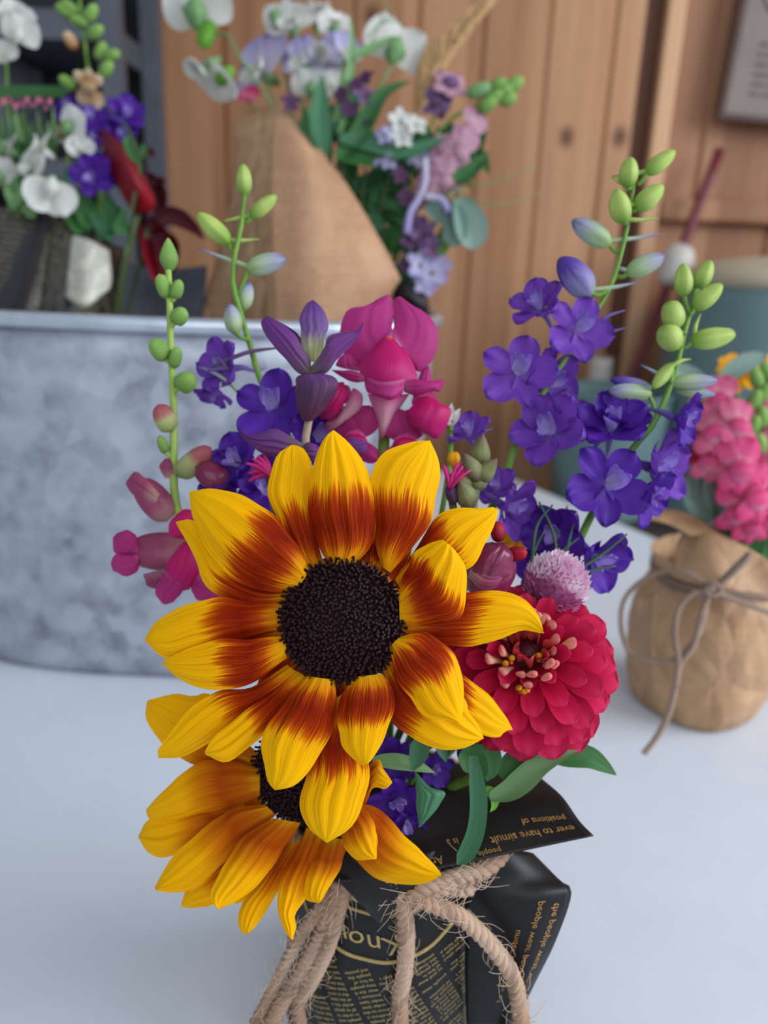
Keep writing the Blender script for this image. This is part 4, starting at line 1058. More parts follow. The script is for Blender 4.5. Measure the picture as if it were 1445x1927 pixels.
# ---- larkspur, left
LC = T('larkspur', 'slender larkspur with lime buds in front of the brown paper cone, violet blooms below', 'flower', FOOT + Vector((-.006, .012, 0)))
dC = .305
stem('stem', LC, pp([(460, 365), (455, 420), (442, 480), (438, 530), (450, 580), (468, 640), (490, 715), (530, 800), (580, 900)], dC) + to_foot(P(580, 900, dC)), [.0008, .0012, .0015, .0017, .002, .002], M['stem'], 60)
bud(LC, 'budg', 459, 338, dC, 58, 28, -5, 100, 10, foot=(459, 372))
bud(LC, 'budg', 496, 388, dC, 64, 27, 150, 120, 10, spur=(418, 417), foot=(457, 420))
bud(LC, 'budg', 402, 430, dC, 82, 34, -130, 120, 20, spur=(487, 450), foot=(444, 482))
bud(LC, 'budl', 502, 496, dC, 76, 38, 160, 40, 15, spur=(373, 467), foot=(448, 556))
bud(LC, 'budl', 463, 556, dC + .003, 54, 28, 20, 100, 0, foot=(450, 590))
bud(LC, 'budl', 438, 600, dC - .003, 56, 32, -20, 100, 10, foot=(470, 640))
floret(LC, 'larkside', LM, 432, 694, dC, 52, yaw=-40, pitch=10, roll=10)
floret(LC, 'larkside', LM, 408, 730, dC + .002, 36, yaw=-50, pitch=-60, roll=10)
floret(LC, 'lark', ('larkd', 'larkl', 'spur'), 520, 770, dC - .012, 84, yaw=-14, pitch=12, roll=-10)
floret(LC, 'larkside', DM, 590, 820, dC - .008, 60, yaw=30, pitch=0, roll=0)
floret(LC, 'larkside', DM, 455, 880, dC - .016, 56, yaw=-30, pitch=30, roll=20)
floret(LC, 'larkside', DM, 500, 915, dC - .016, 60, yaw=10, pitch=0, roll=60)
floret(LC, 'larkside', DM, 430, 905, dC - .012, 50, yaw=-20, pitch=10, roll=60)
stem('spur', LC, pp([(520, 655), (470, 662), (420, 680), (396, 690)], dC - .004), [.0004, .0008, .0009, .0005], M['mauve'], 12, 6)
stem('spur', LC, pp([(452, 744), (430, 720), (400, 700), (372, 690)], dC - .004), [.0004, .0007, .0008, .0005], M['budl'], 12, 6)

# ---- purple sage
SG = T('purple_sage', 'purple leafy sage bract above the topmost sunflower petals, beside the magenta snapdragon', 'flower', FOOT + Vector((.0, .016, 0)))
dG = .268
def s5(q): return [(440 + .3183 * x, 540 + .3183 * y) for x, y in q]
stem('stem', SG, pp([(590, 752), (583, 780), (575, 835), (585, 900)], dG) + to_foot(P(585, 900, dG)), [.0014, .0016, .0018, .002], M['sagest'], 40)
petal_outline('bract', SG, M['sage'], s5([(450,520),(380,510),(280,400),(200,300),(158,215),(190,172)]), s5([(455,500),(452,420),(400,350),(350,270),(280,215),(192,172)]), (dG, dG - .004, dG + .001), .003, .00025, label=None)
petal_outline('bract', SG, M['sagei'], s5([(440,440),(400,350),(395,270),(390,190),(420,110),(462,78)]), s5([(500,450),(535,350),(540,300),(557,220),(525,130),(470,76)]), (dG + .003, dG, dG + .004), .002, .0002)
petal_outline('bract', SG, M['sage'], s5([(455,470),(530,370),(560,290),(660,262),(720,265),(764,206)]), s5([(450,525),(540,515),(600,440),(680,360),(740,290),(768,210)]), (dG, dG - .003, dG + .002), .003, .00025)
petal_outline('bract', SG, M['sage'], s5([(395,345),(330,290),(250,215),(192,175)]), s5([(440,400),(395,300),(330,240),(200,172)]), (dG + .003, dG + .002, dG + .004), -.002, .00025)
petal_outline('calyx', SG, M['saged'], s5([(405,790),(375,700),(360,600),(375,530),(440,512)]), s5([(460,795),(540,720),(595,640),(617,565),(560,520),(450,512)]), (dG, dG - .003, dG - .002), .006, .0003)
petal_outline('bract', SG, M['sage'], s5([(420,935),(330,880),(240,840),(120,870),(60,860),(12,815)]), s5([(440,960),(330,1000),(220,1005),(120,950),(50,890),(14,818)]), (dG - .002, dG - .006, dG - .001), .003, .00025)
petal_outline('bract', SG, M['sage'], s5([(640,960),(660,910),(700,890),(760,905)]), s5([(680,1000),(730,990),(780,975),(790,930)]), (dG, dG, dG), .002)
petal_outline('bract', SG, M['sage'], s5([(400,940),(430,920),(480,930),(520,960)]), s5([(400,1010),(450,1030),(500,1010),(522,965)]), (dG - .002, dG - .004, dG), .002)

# ---- magenta snapdragon
SN = T('snapdragon', 'large magenta snapdragon bloom facing forward beside the purple sage', 'flower', FOOT + Vector((.004, .016, 0)))
dS = .285
fl_ = bpy.data.objects.new('floret', None); COL.objects.link(fl_); fl_.parent = SN
petal_outline('upper_lip', fl_, M['snap'], s5([(920,300),(800,400),(740,475),(660,400),(628,270),(640,180),(680,128),(780,112),(850,70),(905,46)]), s5([(940,300),(938,230),(945,170),(945,120),(938,75),(915,46)]), (dS, dS + .004, dS + .004), .0030, .00008, n=24)
petal_outline('upper_lip', fl_, M['snap'], s5([(935,300),(942,230),(945,170),(946,120),(950,75),(975,55)]), s5([(960,310),(1040,420),(1090,510),(1160,450),(1200,340),(1204,240),(1130,150),(1060,110),(985,56)]), (dS, dS + .004, dS + .004), .0030, .00008, n=24)
sheet_px('palate', fl_, M['snaph'], 
    [[(*s5([q])[0], dd) for q, dd in zip(r, ds_)] for r, ds_ in zip(
     [[(735,488),(800,590),(905,640),(1000,600),(1082,545)], [(738,468),(810,480),(905,490),(1000,490),(1085,520)], [(790,395),(840,400),(910,400),(980,395),(1040,415)], [(860,325),(880,320),(915,315),(945,318),(965,325)], [(905,292),(908,290),(915,289),(925,290),(935,294)]],
     [[dS - .003, dS - .006, dS - .007, dS - .006, dS - .003], [dS - .002, dS - .007, dS - .009, dS - .007, dS - .002], [dS - .002, dS - .0055, dS - .0065, dS - .0055, dS - .002], [dS, dS - .003, dS - .0035, dS - .003, dS], [dS, dS - .001, dS - .001, dS - .001, dS]])], n=22, m=18)
sheet_px('lower_lip', fl_, M['snap'], [[(*s5([q])[0], dd) for q, dd in r] for r in (
    [((770,520), dS - .004), ((850,560), dS - .010), ((930,560), dS - .011), ((1010,545), dS - .008)],
    [((775,590), dS - .006), ((850,630), dS - .011), ((930,640), dS - .012), ((1005,600), dS - .009)],
    [((790,625), dS - .005), ((860,650), dS - .009), ((935,668), dS - .010), ((995,635), dS - .007)])], n=10, m=14)
petal_outline('lower_lip', fl_, M['snap'], s5([(780,520),(700,495),(640,492),(576,490)]), s5([(780,560),(720,565),(650,540),(578,494)]), (dS - .004, dS - .004, dS), .002)
petal_outline('lower_lip', fl_, M['snap'], s5([(1000,560),(1070,545),(1140,555),(1244,545)]), s5([(1005,620),(1080,645),(1170,615),(1220,620),(1246,555)]), (dS - .005, dS - .005, dS - .001), .003)
sheet_px('tube', fl_, M['snapt'], [[(*s5([q])[0], dd) for q, dd in r] for r in (
    [((860,905), dS + .004), ((872,900), dS), ((890,880), dS), ((915,850), dS + .003)],
    [((845,800), dS + .004), ((870,790), dS - .003), ((920,770), dS - .003), ((970,740), dS + .004)],
    [((790,630), dS), ((860,640), dS - .008), ((940,640), dS - .008), ((1040,630), dS)])], n=14, m=14)
for q, yaw, pt, rl, r in (((600, 700), -30, -5, -10, 40), ((1150, 760), 40, -5, 10, 46), ((720, 900), -12, -10, 0, 62), ((1010, 920), 14, -10, 0, 62)):
    x, y = s5([q])[0]
    floret(SN, 'snap', ('snap', 'snaph', 'snapt'), x, y, dS + .002, r, yaw, pt, rl)
petal_outline('petal', SN, M['snaph'], s5([(530,760),(520,700),(560,620),(600,570),(650,560)]), s5([(560,790),(620,740),(670,650),(660,600),(652,562)]), (dS, dS - .003, dS), .003)
petal_outline('petal', SN, M['snapt'], s5([(540,800),(600,780),(680,660),(700,600)]), s5([(560,860),(680,780),(750,720),(760,640),(720,600)]), (dS + .002, dS, dS), .003)
petal_outline('petal', SN, M['snaph'], s5([(1040,810),(1035,740),(1080,670),(1150,640)]), s5([(1130,870),(1210,890),(1290,740),(1230,690),(1155,640)]), (dS - .002, dS - .004, dS), .004)
petal_outline('petal', SN, M['snap'], s5([(1090,640),(1080,570),(1110,500),(1150,465)]), s5([(1130,640),(1160,580),(1162,520),(1155,468)]), (dS + .003, dS + .003, dS + .003), .002)
petal_outline('petal', SN, M['snap'], s5([(640,480),(600,460),(640,400),(670,390)]), s5([(740,500),(740,460),(700,400),(675,390)]), (dS + .002, dS + .002, dS + .003), .002)
stem('stem', SN, pp([(728, 720), (725, 800), (720, 900)], dS + .008) + to_foot(P(720, 900, dS + .008)), [.0022, .0024], M['stem'])

# ---- left snapdragon spike
SL = T('snapdragon', 'tall bare snapdragon stalk with round green buds in front of the zinc tub', 'flower', FOOT + Vector((-.014, .01, 0)))
dL = .292
stem('stem', SL, pp([(316, 492), (319, 560), (321, 640), (325, 720), (327, 800), (327, 880), (332, 950), (370, 1050), (440, 1150)], dL) + to_foot(P(440, 1150, dL)), [.0011, .0015, .0018, .002, .0022], M['stemp'], 60)
bud(SL, 'snapbud', 317, 478, dL, 60, 34, 0, 100, 10, shape='drop')
for x, y, w, l, dx, dy in ((307, 538, 28, 46, -30, 100), (333, 544, 24, 38, 40, 100), (338, 594, 32, 36, 60, 60), (299, 658, 36, 46, -60, 90), (330, 672, 24, 42, 30, 90), (350, 718, 40, 40, 80, 50), (306, 836, 20, 36, -30, 100)):
    bud(SL, 'snapbud', x, y, dL - .002, l, w, dx, dy, 30, shape='round', foot=(319 + (y - 480) * .022, y + 22), smat='stemp')
bud(SL, 'pinktip', 309, 786, dL - .004, 56, 42, -30, 80, 40, shape='round', name='pink_tipped_bud')
bud(SL, 'pinktip', 366, 868, dL - .003, 86, 44, 90, 70, 20, shape='round', name='pink_tipped_bud')
bud(SL, 'snapm', 288, 940, dL - .002, 96, 58, -70, 90, 20, shape='round', name='opening_bud')
petal_outline('petal', SL, M['snapm'], [(300, 930), (280, 905), (255, 888), (238, 905)], [(292, 950), (262, 938), (245, 925), (236, 910)], (dL - .006, dL - .007, dL - .004), .002)
petal_outline('petal', SL, M['snapm'], [(310, 900), (300, 880), (308, 865), (318, 862)], [(335, 900), (335, 880), (330, 868), (320, 862)], (dL, dL, dL), .002)
bud(SL, 'snapm', 300, 1040, dL - .004, 120, 72, -100, 5, 10, shape='round', name='floret_tube')
for q in ([(268, 1042), (262, 1020), (240, 1000), (222, 1004)], [(268, 1040), (262, 1062), (240, 1080), (216, 1072)]):
    pass
petal_outline('lower_lip', SL, M['snap'], [(262, 1035), (258, 1010), (240, 998), (220, 1003)], [(262, 1045), (240, 1045), (215, 1040), (212, 1012)], (dL - .008, dL - .009, dL - .006), .003)
petal_outline('lower_lip', SL, M['snap'], [(262, 1040), (240, 1040), (216, 1044), (208, 1060)], [(264, 1050), (258, 1076), (236, 1084), (212, 1074)], (dL - .008, dL - .009, dL - .006), .003)
petal_outline('petal', SL, M['snaph'], [(300, 1120), (312, 1070), (335, 1030), (352, 1015)], [(355, 1110), (378, 1070), (372, 1030), (358, 1015)], (dL - .012, dL - .013, dL - .01), .004)
petal_outline('petal', SL, M['snap'], [(318, 1070), (300, 1090), (292, 1115), (305, 1136)], [(360, 1100), (345, 1110), (330, 1130), (312, 1138)], (dL - .013, dL - .014, dL - .012), .003)
petal_outline('petal', SL, M['snaph'], [(345, 1015), (322, 1010), (318, 985), (335, 965)], [(365, 1000), (370, 980), (362, 960), (345, 958)], (dL - .013, dL - .014, dL - .012), .003)
petal_outline('petal', SL, M['snap'], [(362, 1080), (360, 1110), (370, 1128), (390, 1132)], [(400, 1075), (420, 1100), (420, 1122), (400, 1132)], (dL - .012, dL - .012, dL - .012), .003)
petal_outline('petal', SL, M['snapd'], [(270, 1080), (275, 1100), (290, 1108), (300, 1106)], [(310, 1070), (318, 1085), (312, 1100), (304, 1106)], (dL - .01, dL - .01, dL - .01), .002)
bud(SL, 'snapd', 398, 896, dL - .006, 70, 52, -80, 50, 20, shape='round', name='closed_floret')

# ---- brownish bud head and wine red bud behind the sunflower's upper right
SB = T('snapdragon', 'snapdragon tip of brownish green buds above the upper right sunflower petals', 'flower', FOOT + Vector((.006, .008, 0)))
for x, y, w, l, dx, dy in ((903, 848, 44, 62, 10, 100), (886, 878, 40, 56, -50, 80), (916, 884, 40, 54, 60, 70), (900, 900, 40, 50, 10, 60), (874, 928, 46, 60, -30, 60), (884, 950, 36, 50, 20, 60), (868, 900, 34, 50, -60, 80)):
    bud(SB, 'snapbudb', x, y, .268 + random.uniform(-.003, .003), l * 1.1, w * .9, dx, dy, 40, shape='drop')
stem('stem', SB, pp([(895, 880), (885, 960)], .271) + to_foot(P(885, 960, .271)), [.002, .002], M['stemd'])
SH = T('snapdragon', 'glossy wine red snapdragon bud between the sunflower and the zinnia', 'flower', FOOT + Vector((.008, .004, 0)))
bud(SH, 'snapd', 922, 1072, .254, 112, 92, 30, 80, 50, shape='round', name='closed_floret')
petal_outline('petal', SH, M['snapd'], [(880, 1090), (885, 1050), (910, 1025), (945, 1020)], [(930, 1100), (960, 1080), (965, 1045), (950, 1022)], (.248, .246, .248), .004)
petal_outline('petal', SH, M['snapm'], [(880, 1085), (900, 1105), (930, 1108), (950, 1085)], [(890, 1060), (930, 1075), (955, 1070), (962, 1060)], (.247, .2455, .248), .002)
bud(SH, 'redp', 973, 1041, .250, 40, 28, 90, 10, 40, shape='round', name='red_lobe')
bud(SH, 'redp', 936, 1000, .252, 40, 28, -10, 90, 10, shape='round', name='red_lobe')
stem('stem', SH, pp([(918, 1110), (915, 1180)], .262) + to_foot(P(915, 1180, .262)), [.002, .002], M['stemd'])

# ---- cerise thistle-like heads
for x, y, d, sp, lab in ((508, 880, .262, (-80, 130), 'cerise needle-petalled floret peeping out above the top left sunflower petal'), (846, 905, .264, (-10, 130), 'cerise needle-petalled floret peeping out at the top right sunflower petal')):
    t = T('cornflower', lab, 'flower', FOOT + Vector((random.uniform(-.01, .01), .012, 0)))
    for k in range(16):
        a = math.radians(random.uniform(*((100, 210) if x < 600 else (10, 110)))); l = random.uniform(24, 50)
        stem('needle_floret', t, pp([(x, y + 16), (x + math.cos(a) * l * .5, y + 8 - math.sin(a) * l * .5), (x + math.cos(a) * l, y + 10 - math.sin(a) * l)], d + random.uniform(-.002, .002)), [.0006, .0009, .0004], M['cerise'], 8, 5)
    bud(t, 'saged', x + 4, y + 24, d + .001, 40, 26, -20, 60, 20, shape='round', name='calyx')
    stem('stem', t, pp([(x + 4, y + 36), (x + 10, y + 80)], d + .003) + to_foot(P(x + 10, y + 80, d + .003)), [.0014, .0016], M['stemd'])
t = T('phlox', 'pale pink toothed petal at the side of the magenta snapdragon', 'flower', FOOT + Vector((.0, .02, 0)))
for x, y, dx, dy in ((850, 758, -30, 100), (866, 768, 40, 70), (846, 790, -20, 60)):
    blade('petal', t, M['snapl'] if y > 780 else M['white'], [(848, 800), (x, y)], 16, .29)
stem('stem', t, pp([(848, 800), (842, 900)], .291) + to_foot(P(842, 900, .291)), [.001, .0014], M['stem'])

# ---- yellow bloom behind
YB = T('coreopsis', 'golden yellow bloom half hidden behind the violet larkspurs', 'flower', FOOT + Vector((.012, .014, 0)))
dY = .318
for L, R in (([(985, 985), (972, 960), (968, 935), (985, 928)], [(1000, 985), (1003, 960), (998, 938), (988, 928)]), ([(985, 985), (1000, 955), (1020, 950), (1034, 968)], [(990, 1010), (1010, 1010), (1028, 995), (1035, 972)]), ([(985, 995), (1000, 1015), (1005, 1030), (990, 1032)], [(975, 1000), (960, 1020), (965, 1032), (985, 1034)]), ([(980, 990), (960, 1000), (942, 1015), (936, 1030)], [(985, 1000), (975, 1025), (955, 1035), (940, 1034)]), ([(975, 985), (950, 975), (935, 985), (930, 1000)], [(975, 995), (955, 1005), (942, 1005), (932, 1002)])):
    petal_outline('petal', YB, M['yellow'], L, R, (dY, dY - .002, dY), .002, n=14, m=11)
dome('centre', YB, M['zdisc'], P(982, 990, dY), CROT.to_4x4(), .0025, .001, 14)
petal_outline('petal', YB, M['yellow'], [(850, 880), (842, 865), (845, 852), (855, 850)], [(862, 878), (866, 862), (862, 852), (857, 850)], (.288, .287, .288), .001, n=10, m=7)
stem('stem', YB, pp([(982, 990), (960, 1080)], dY + .002) + to_foot(P(960, 1080, dY)), [.0014, .0016], M['stem'])

# ---- globe amaranth
GA = T('globe_amaranth', 'pale pink globe amaranth resting above the crimson zinnia', 'flower', FOOT + Vector((.014, .008, 0)))
gc = P(1046, 1098, .272); gr = 54 * .272 / F
GR = CROT.to_4x4() @ rz(-28)
bl = petal_me('bract', M['globe'], 0.8, 'lance', 0.5, 0.1, 0, 7, 5); bd = petal_me('bract', M['globed'], 0.8, 'lance', 0.5, 0.1, 0, 7, 5)
def globe_shell(mat, y0, y1, n, me, nm):
    V, Fc = [], []
    src = [tuple(v.co) for v in me.vertices]; sf_ = [tuple(p.vertices) for p in me.polygons]
    for i in range(n):
        y = y0 + (y1 - y0) * (i + .5) / n; a = i * 2.39996; rr = math.sqrt(max(0, 1 - y * y))
        out = Vector((rr * math.cos(a), y, rr * math.sin(a)))
        yy = (out * 0.75 + Vector((0, 0.8, 0)) * 0.5 + Vector((random.uniform(-.25, .25), 0, random.uniform(-.25, .25)))).normalized()
        z = (out - yy * out.dot(yy)); z = z.normalized() if z.length > 1e-3 else yy.orthogonal().normalized()
        R3 = Matrix((yy.cross(z), yy, z)).transposed()
        k = len(V); s = random.uniform(.26, .36)
        for v in src: V.append(gc + GR.to_3x3() @ ((out * 0.9 + R3 @ (Vector(v) * s)) * gr))
        Fc += [tuple(k + q for q in f) for f in sf_]
    o = mk(nm, GA, V, Fc, mat); o['kind'] = 'stuff'
globe_shell(M['globe'], -0.1, 1.0, 190, bl, 'pale_bracts')
globe_shell(M['globed'], -0.95, -0.1, 110, bd, 'magenta_bracts')
V = [gc + GR.to_3x3() @ (Vector((math.sin(PI * i / 9) * math.cos(j * PI / 7), math.cos(PI * i / 9), math.sin(PI * i / 9) * math.sin(j * PI / 7))) * gr * .92) for i in range(10) for j in range(14)]
mk('head', GA, V, gridF(10, 14, True), M['globed'])
stem('stem', GA, [gc, gc + FW * .01 - UP * .015] + to_foot(gc + FW * .01 - UP * .015), [.0014, .0016], M['stem'])

# ---- low violet blooms and leaves near the neck
LD = T('larkspur', 'short violet larkspur low against the black paper below the sunflowers', 'flower', FOOT + Vector((.002, .002, 0)))
for x, y, r, yw, pt, rl in ((742, 1425, 62, 10, -10, 20), (815, 1440, 46, 30, -10, 60), (752, 1500, 70, 0, -20, 10), (765, 1540, 46, 10, -40, 170), (880, 1395, 40, 20, 0, 0)):
    floret(LD, 'lark', DM, x, y, .272, r, yw, pt, rl)
stem('stem', LD, [P(760, 1470, .276), NECK + Vector((-.002, .004, 0)), FOOT + Vector((.002, .002, 0))], [.0016, .0018], M['stem'])
def l7(q, d): return [(680 + .346 * x, 1350 + .346 * y, d) for x, y in q]
LV = T('leafy_sprig', 'green leafy sprig hanging over the black paper beneath the sunflower', 'leaves', FOOT + Vector((.006, -.004, 0)))
blade('leaf', LV, M['leafp'], l7([(60, 235), (200, 245), (300, 265), (402, 302)], .258), 40, nrm=(0, 1, .6), cup=.1)
blade('leaf', LV, M['leaf2'], l7([(330, 100), (315, 190), (272, 295)], .256), 38, nrm=(-.3, .2, 1), prof='leaf')
petal_outline('leaf', LV, M['leaf2'], [q[:2] for q in l7([(288, 290), (296, 400), (302, 510), (312, 600)], 0)], [q[:2] for q in l7([(292, 290), (370, 375), (458, 408), (430, 470), (370, 545), (316, 600)], 0)], (.257, .254, .254), .002)
blade('leaf', LV, M['leaf2'], l7([(410, 100), (440, 180), (462, 245)], .262), 22)
stem('stem', LV, [P(775, 1400, .262), P(790, 1420, .266), NECK + Vector((.004, -.004, 0)), FOOT + Vector((.006, -.004, 0))], [.0013, .0016], M['stem'])
ZL = T('leafy_sprig', 'green leafy stem under the zinnia with one long leaf drooping onto black paper', 'leaves', FOOT + Vector((.012, -.002, 0)))
blade('leaf', ZL, M['leaf2'], l7([(610, 210), (632, 350), (642, 480), (625, 620), (580, 730), (518, 802)], .2555), 34, nrm=(-.4, .3, 1), cup=.25, prof='strap')
blade('leaf', ZL, M['leaf'], l7([(540, 190), (600, 230), (650, 290), (655, 340)], .262), 50, nrm=(-.3, .3, 1))
blade('leaf', ZL, M['leaf'], l7([(620, 130), (680, 200), (700, 280), (680, 350)], .266), 54, nrm=(.3, .3, 1))
blade('leaf', ZL, M['leaf'], l7([(760, 330), (850, 260), (950, 215), (1090, 180)], .270), 64, nrm=(0, .8, .7))
blade('leaf', ZL, M['leafp'], l7([(700, 440), (800, 415), (880, 360), (980, 270), (1090, 215), (1180, 180)], .262), 54, nrm=(-.2, .9, .6), cup=.3)
blade('leaf', ZL, M['leaf'], l7([(1060, 235), (1160, 215), (1240, 220), (1320, 265), (1388, 315)], .272), 46, nrm=(0, .6, .8))
blade('leaf', ZL, M['leaf'], l7([(990, 200), (1060, 170), (1120, 150)], .274), 40, nrm=(0, .6, .8))
blade('leaf', ZL, M['leafl'], l7([(676, 380), (720, 430), (722, 480), (700, 516)], .264), 22, nrm=(.5, .2, 1))
stem('stem', ZL, [P(905, 1420, .268), P(905, 1455, .272), NECK + Vector((.012, -.006, 0)), FOOT + Vector((.012, -.002, 0))], [.0016, .0018], M['stem'])
# ================================================================== KRAFT POT AT THE RIGHT
def kraft_mat(name, ca, cb, rows=60.0, ink=0.35, uvscale=(1, 1)):
    """brown paper with faint rows of print"""
    b = NT(name); u, v = uv_parts(b)
    co = b.n('ShaderNodeTexCoord').outputs['Object']
    nz = b.noise(co, 30.0, 4.0, 0.6)
    row = b.math('MULTIPLY', v, rows); ri = b.math('FLOOR', row); rf = b.math('FRACT', row)
    on = b.math('MULTIPLY', b.math('GREATER_THAN', rf, 0.3), b.math('LESS_THAN', rf, 0.72))
    vec = b.n('ShaderNodeCombineXYZ', X=b.math('MULTIPLY', u, rows * 1.6), Y=b.math('MULTIPLY', ri, 7.31), Z=0.0).outputs[0]
    wd = b.math('GREATER_THAN', b.noise(vec, 1.0, 1.0, 0.5), 0.44)
    blk = b.noise(b.n('ShaderNodeCombineXYZ', X=b.math('MULTIPLY', u, 3.0), Y=b.math('MULTIPLY', v, 4.0), Z=3.0).outputs[0], 1.0, 0.0, 0.5)
    pr = b.math('MULTIPLY', b.math('MULTIPLY', on, wd), b.n('ShaderNodeMapRange', Value=blk, From__Min=0.30, From__Max=0.42).outputs[0])
    col = b.ramp(nz, [(0.3, ca), (0.7, cb)])
    return b, col, pr, nz
b, col, pr, nz = kraft_mat('kraft book-print paper', (184, 138, 104), (202, 158, 124))
M['kraft'] = b.finish(b.mix(b.math('MULTIPLY', pr, 0.55), col, lin((112, 74, 50))), 0.6, 0.25, height=nz, bump=0.2, bdist=0.004)
b, col, pr, nz = kraft_mat('plain kraft paper', (172, 132, 96), (196, 156, 118), 26.0)
co = b.n('ShaderNodeTexCoord').outputs['Object']
vd = b.n('ShaderNodeTexVoronoi', _feature='DISTANCE_TO_EDGE', Vector=b.n('ShaderNodeMapping', Vector=co, Scale=(1, 1, .7)).outputs[0], Scale=34.0).outputs[0]
M['kraft2'] = b.finish(b.mix(b.math('MULTIPLY', pr, 0.15), col, lin((140, 98, 66))), 0.5, 0.35, height=b.math('ADD', b.math('MULTIPLY', nz, .5), b.math('MINIMUM', b.math('MULTIPLY', vd, 2.0), .5)), bump=0.7, bdist=0.007)
b, col, pr, nz = kraft_mat('black book-print paper far', (30, 30, 34), (38, 38, 42), 40.0)
M['blackp'] = b.finish(b.mix(b.math('MULTIPLY', pr, 0.7), col, lin((140, 128, 94))), 0.42, 0.5, height=nz, bump=0.1, bdist=0.003)
b, col, pr, nz = kraft_mat('silver glare on book-print paper', (196, 192, 176), (214, 210, 194), 26.0)  # pale tone imitates glare on the black wrap
M['glarep'] = b.finish(b.mix(b.math('MULTIPLY', pr, 0.75), col, lin((70, 74, 82))), 0.35, 0.5, height=nz, bump=0.1, bdist=0.003)

kf = on_z(1345, 1384, TZ); KR = .050; KX, KY = kf.x, kf.y + .043
kp = T('kraft_wrap', 'crumpled brown kraft paper wrapped round the pot of the pink bouquet', 'wrapping paper', Vector((KX, KY, TZ)))
def kfold(a, z):
    t = z / .11
    return .035 * math.cos(4 * a + .6) + .022 * abs(math.sin(7 * a + 5 * t)) + .012 * abs(math.sin(13 * a - 9 * t)) + .006 * math.sin(29 * a + 22 * t)
lathe_world('body', kp, M['kraft2'], Vector((KX, KY, TZ)), [(.001, .001), (.036, .001), (.040, .003), (.0445, .014), (.0475, .03), (.049, .05), (.0485, .07), (.045, .085), (.0405, .095), (.0385, .100), (.0395, .106), (.042, .114)], 80, n=40, fn=kfold)
dK = .475
sheet_px('collar', kp, M['kraft2'], [[(1262,1085,.487),(1310,1100,.470),(1380,1112,.463),(1470,1130,.463)], [(1272,1030,.490),(1330,1045,.473),(1395,1070,.465),(1475,1100,.465)], [(1290,985,.492),(1345,1000,.476),(1405,1030,.468),(1480,1075,.468)]], 14, 24, thick=.0003, fn=lambda u, v: .002 * math.sin(9 * u + 3 * v))
sheet_px('collar', kp, M['kraft2'], [[(1172,962,.478),(1215,975,.476),(1262,988,.476),(1300,1010,.478)], [(1190,960,.486),(1240,962,.484),(1290,975,.484),(1345,1000,.478)], [(1230,958,.498),(1270,960,.498),(1310,972,.496),(1350,996,.486)]], 10, 20, thick=.0003)
sheet_px('side_flap', kp, M['kraft2'], [[(1192,1128,.486),(1215,1120,.478),(1236,1112,.470)], [(1204,1200,.486),(1216,1195,.477),(1228,1190,.468)], [(1210,1268,.482),(1218,1270,.476),(1230,1272,.468)]], 12, 10, thick=.0003)
ks = T('string_bow', 'thin grey brown string bow tied round the kraft paper pot', 'string', Vector((KX, KY - .043, TZ + .1)))
def kpx(px, py, off=.003, r=.0475): return on_cyl(px, py, KX, KY, r + off)
def kstrand(nm, pts, r=.0015):
    (V, Fc, UV), bb = rope_data(pts, r, .006, m=5); return mk(nm, ks, V, Fc, M['twineg'], UV)
for dz in (0, .004): kstrand('neck_loop', [Vector((KX + .0415 * math.cos(a), KY + .0415 * math.sin(a), TZ + .0985 + dz + .002 * math.sin(3 * a))) for a in np.linspace(0, 2 * PI, 40)], .0017)
dk = .452
kstrand('bow_loop', [P(1340,1108,dk), P(1290,1078,dk+.002), P(1230,1080,dk+.012), P(1180,1120,dk+.02), P(1168,1170,dk+.02), P(1182,1225,dk+.016), P(1215,1240,dk+.006), P(1270,1240,dk-.002), P(1316,1190,dk-.004), P(1332,1125,dk-.002)])
kstrand('bow_loop', [P(1340,1112,dk), P(1370,1080,dk-.002), P(1410,1042,dk), P(1400,1060,dk-.006), P(1345,1112,dk-.003)])
kstrand('hanging_end', [P(1338,1112,dk-.003), P(1300,1120,dk-.003), P(1276,1150,dk-.004), P(1270,1200,dk-.006), P(1276,1250,dk-.006), P(1262,1330,dk-.004), P(1240,1380,dk-.002), P(1212,1418,dk+.0005)], .0018)
kstrand('hanging_end', [P(1338,1114,dk-.004), P(1322,1150,dk-.006), P(1305,1215,dk-.007), P(1280,1250,dk-.006), P(1272,1290,dk-.006)], .0017)
kstrand('bow_loop', [P(1345,1112,dk-.003), P(1390,1118,dk-.004), P(1440,1124,dk-.001), P(1490,1140,dk+.01), P(1500,1170,dk+.012), P(1440,1150,dk-.004), P(1350,1116,dk-.004)], .0017)
kstrand('knot', [P(1328,1104,dk-.003), P(1342,1098,dk-.006), P(1356,1110,dk-.006), P(1342,1120,dk-.006), P(1328,1112,dk-.005), P(1344,1106,dk-.007)], .0018)

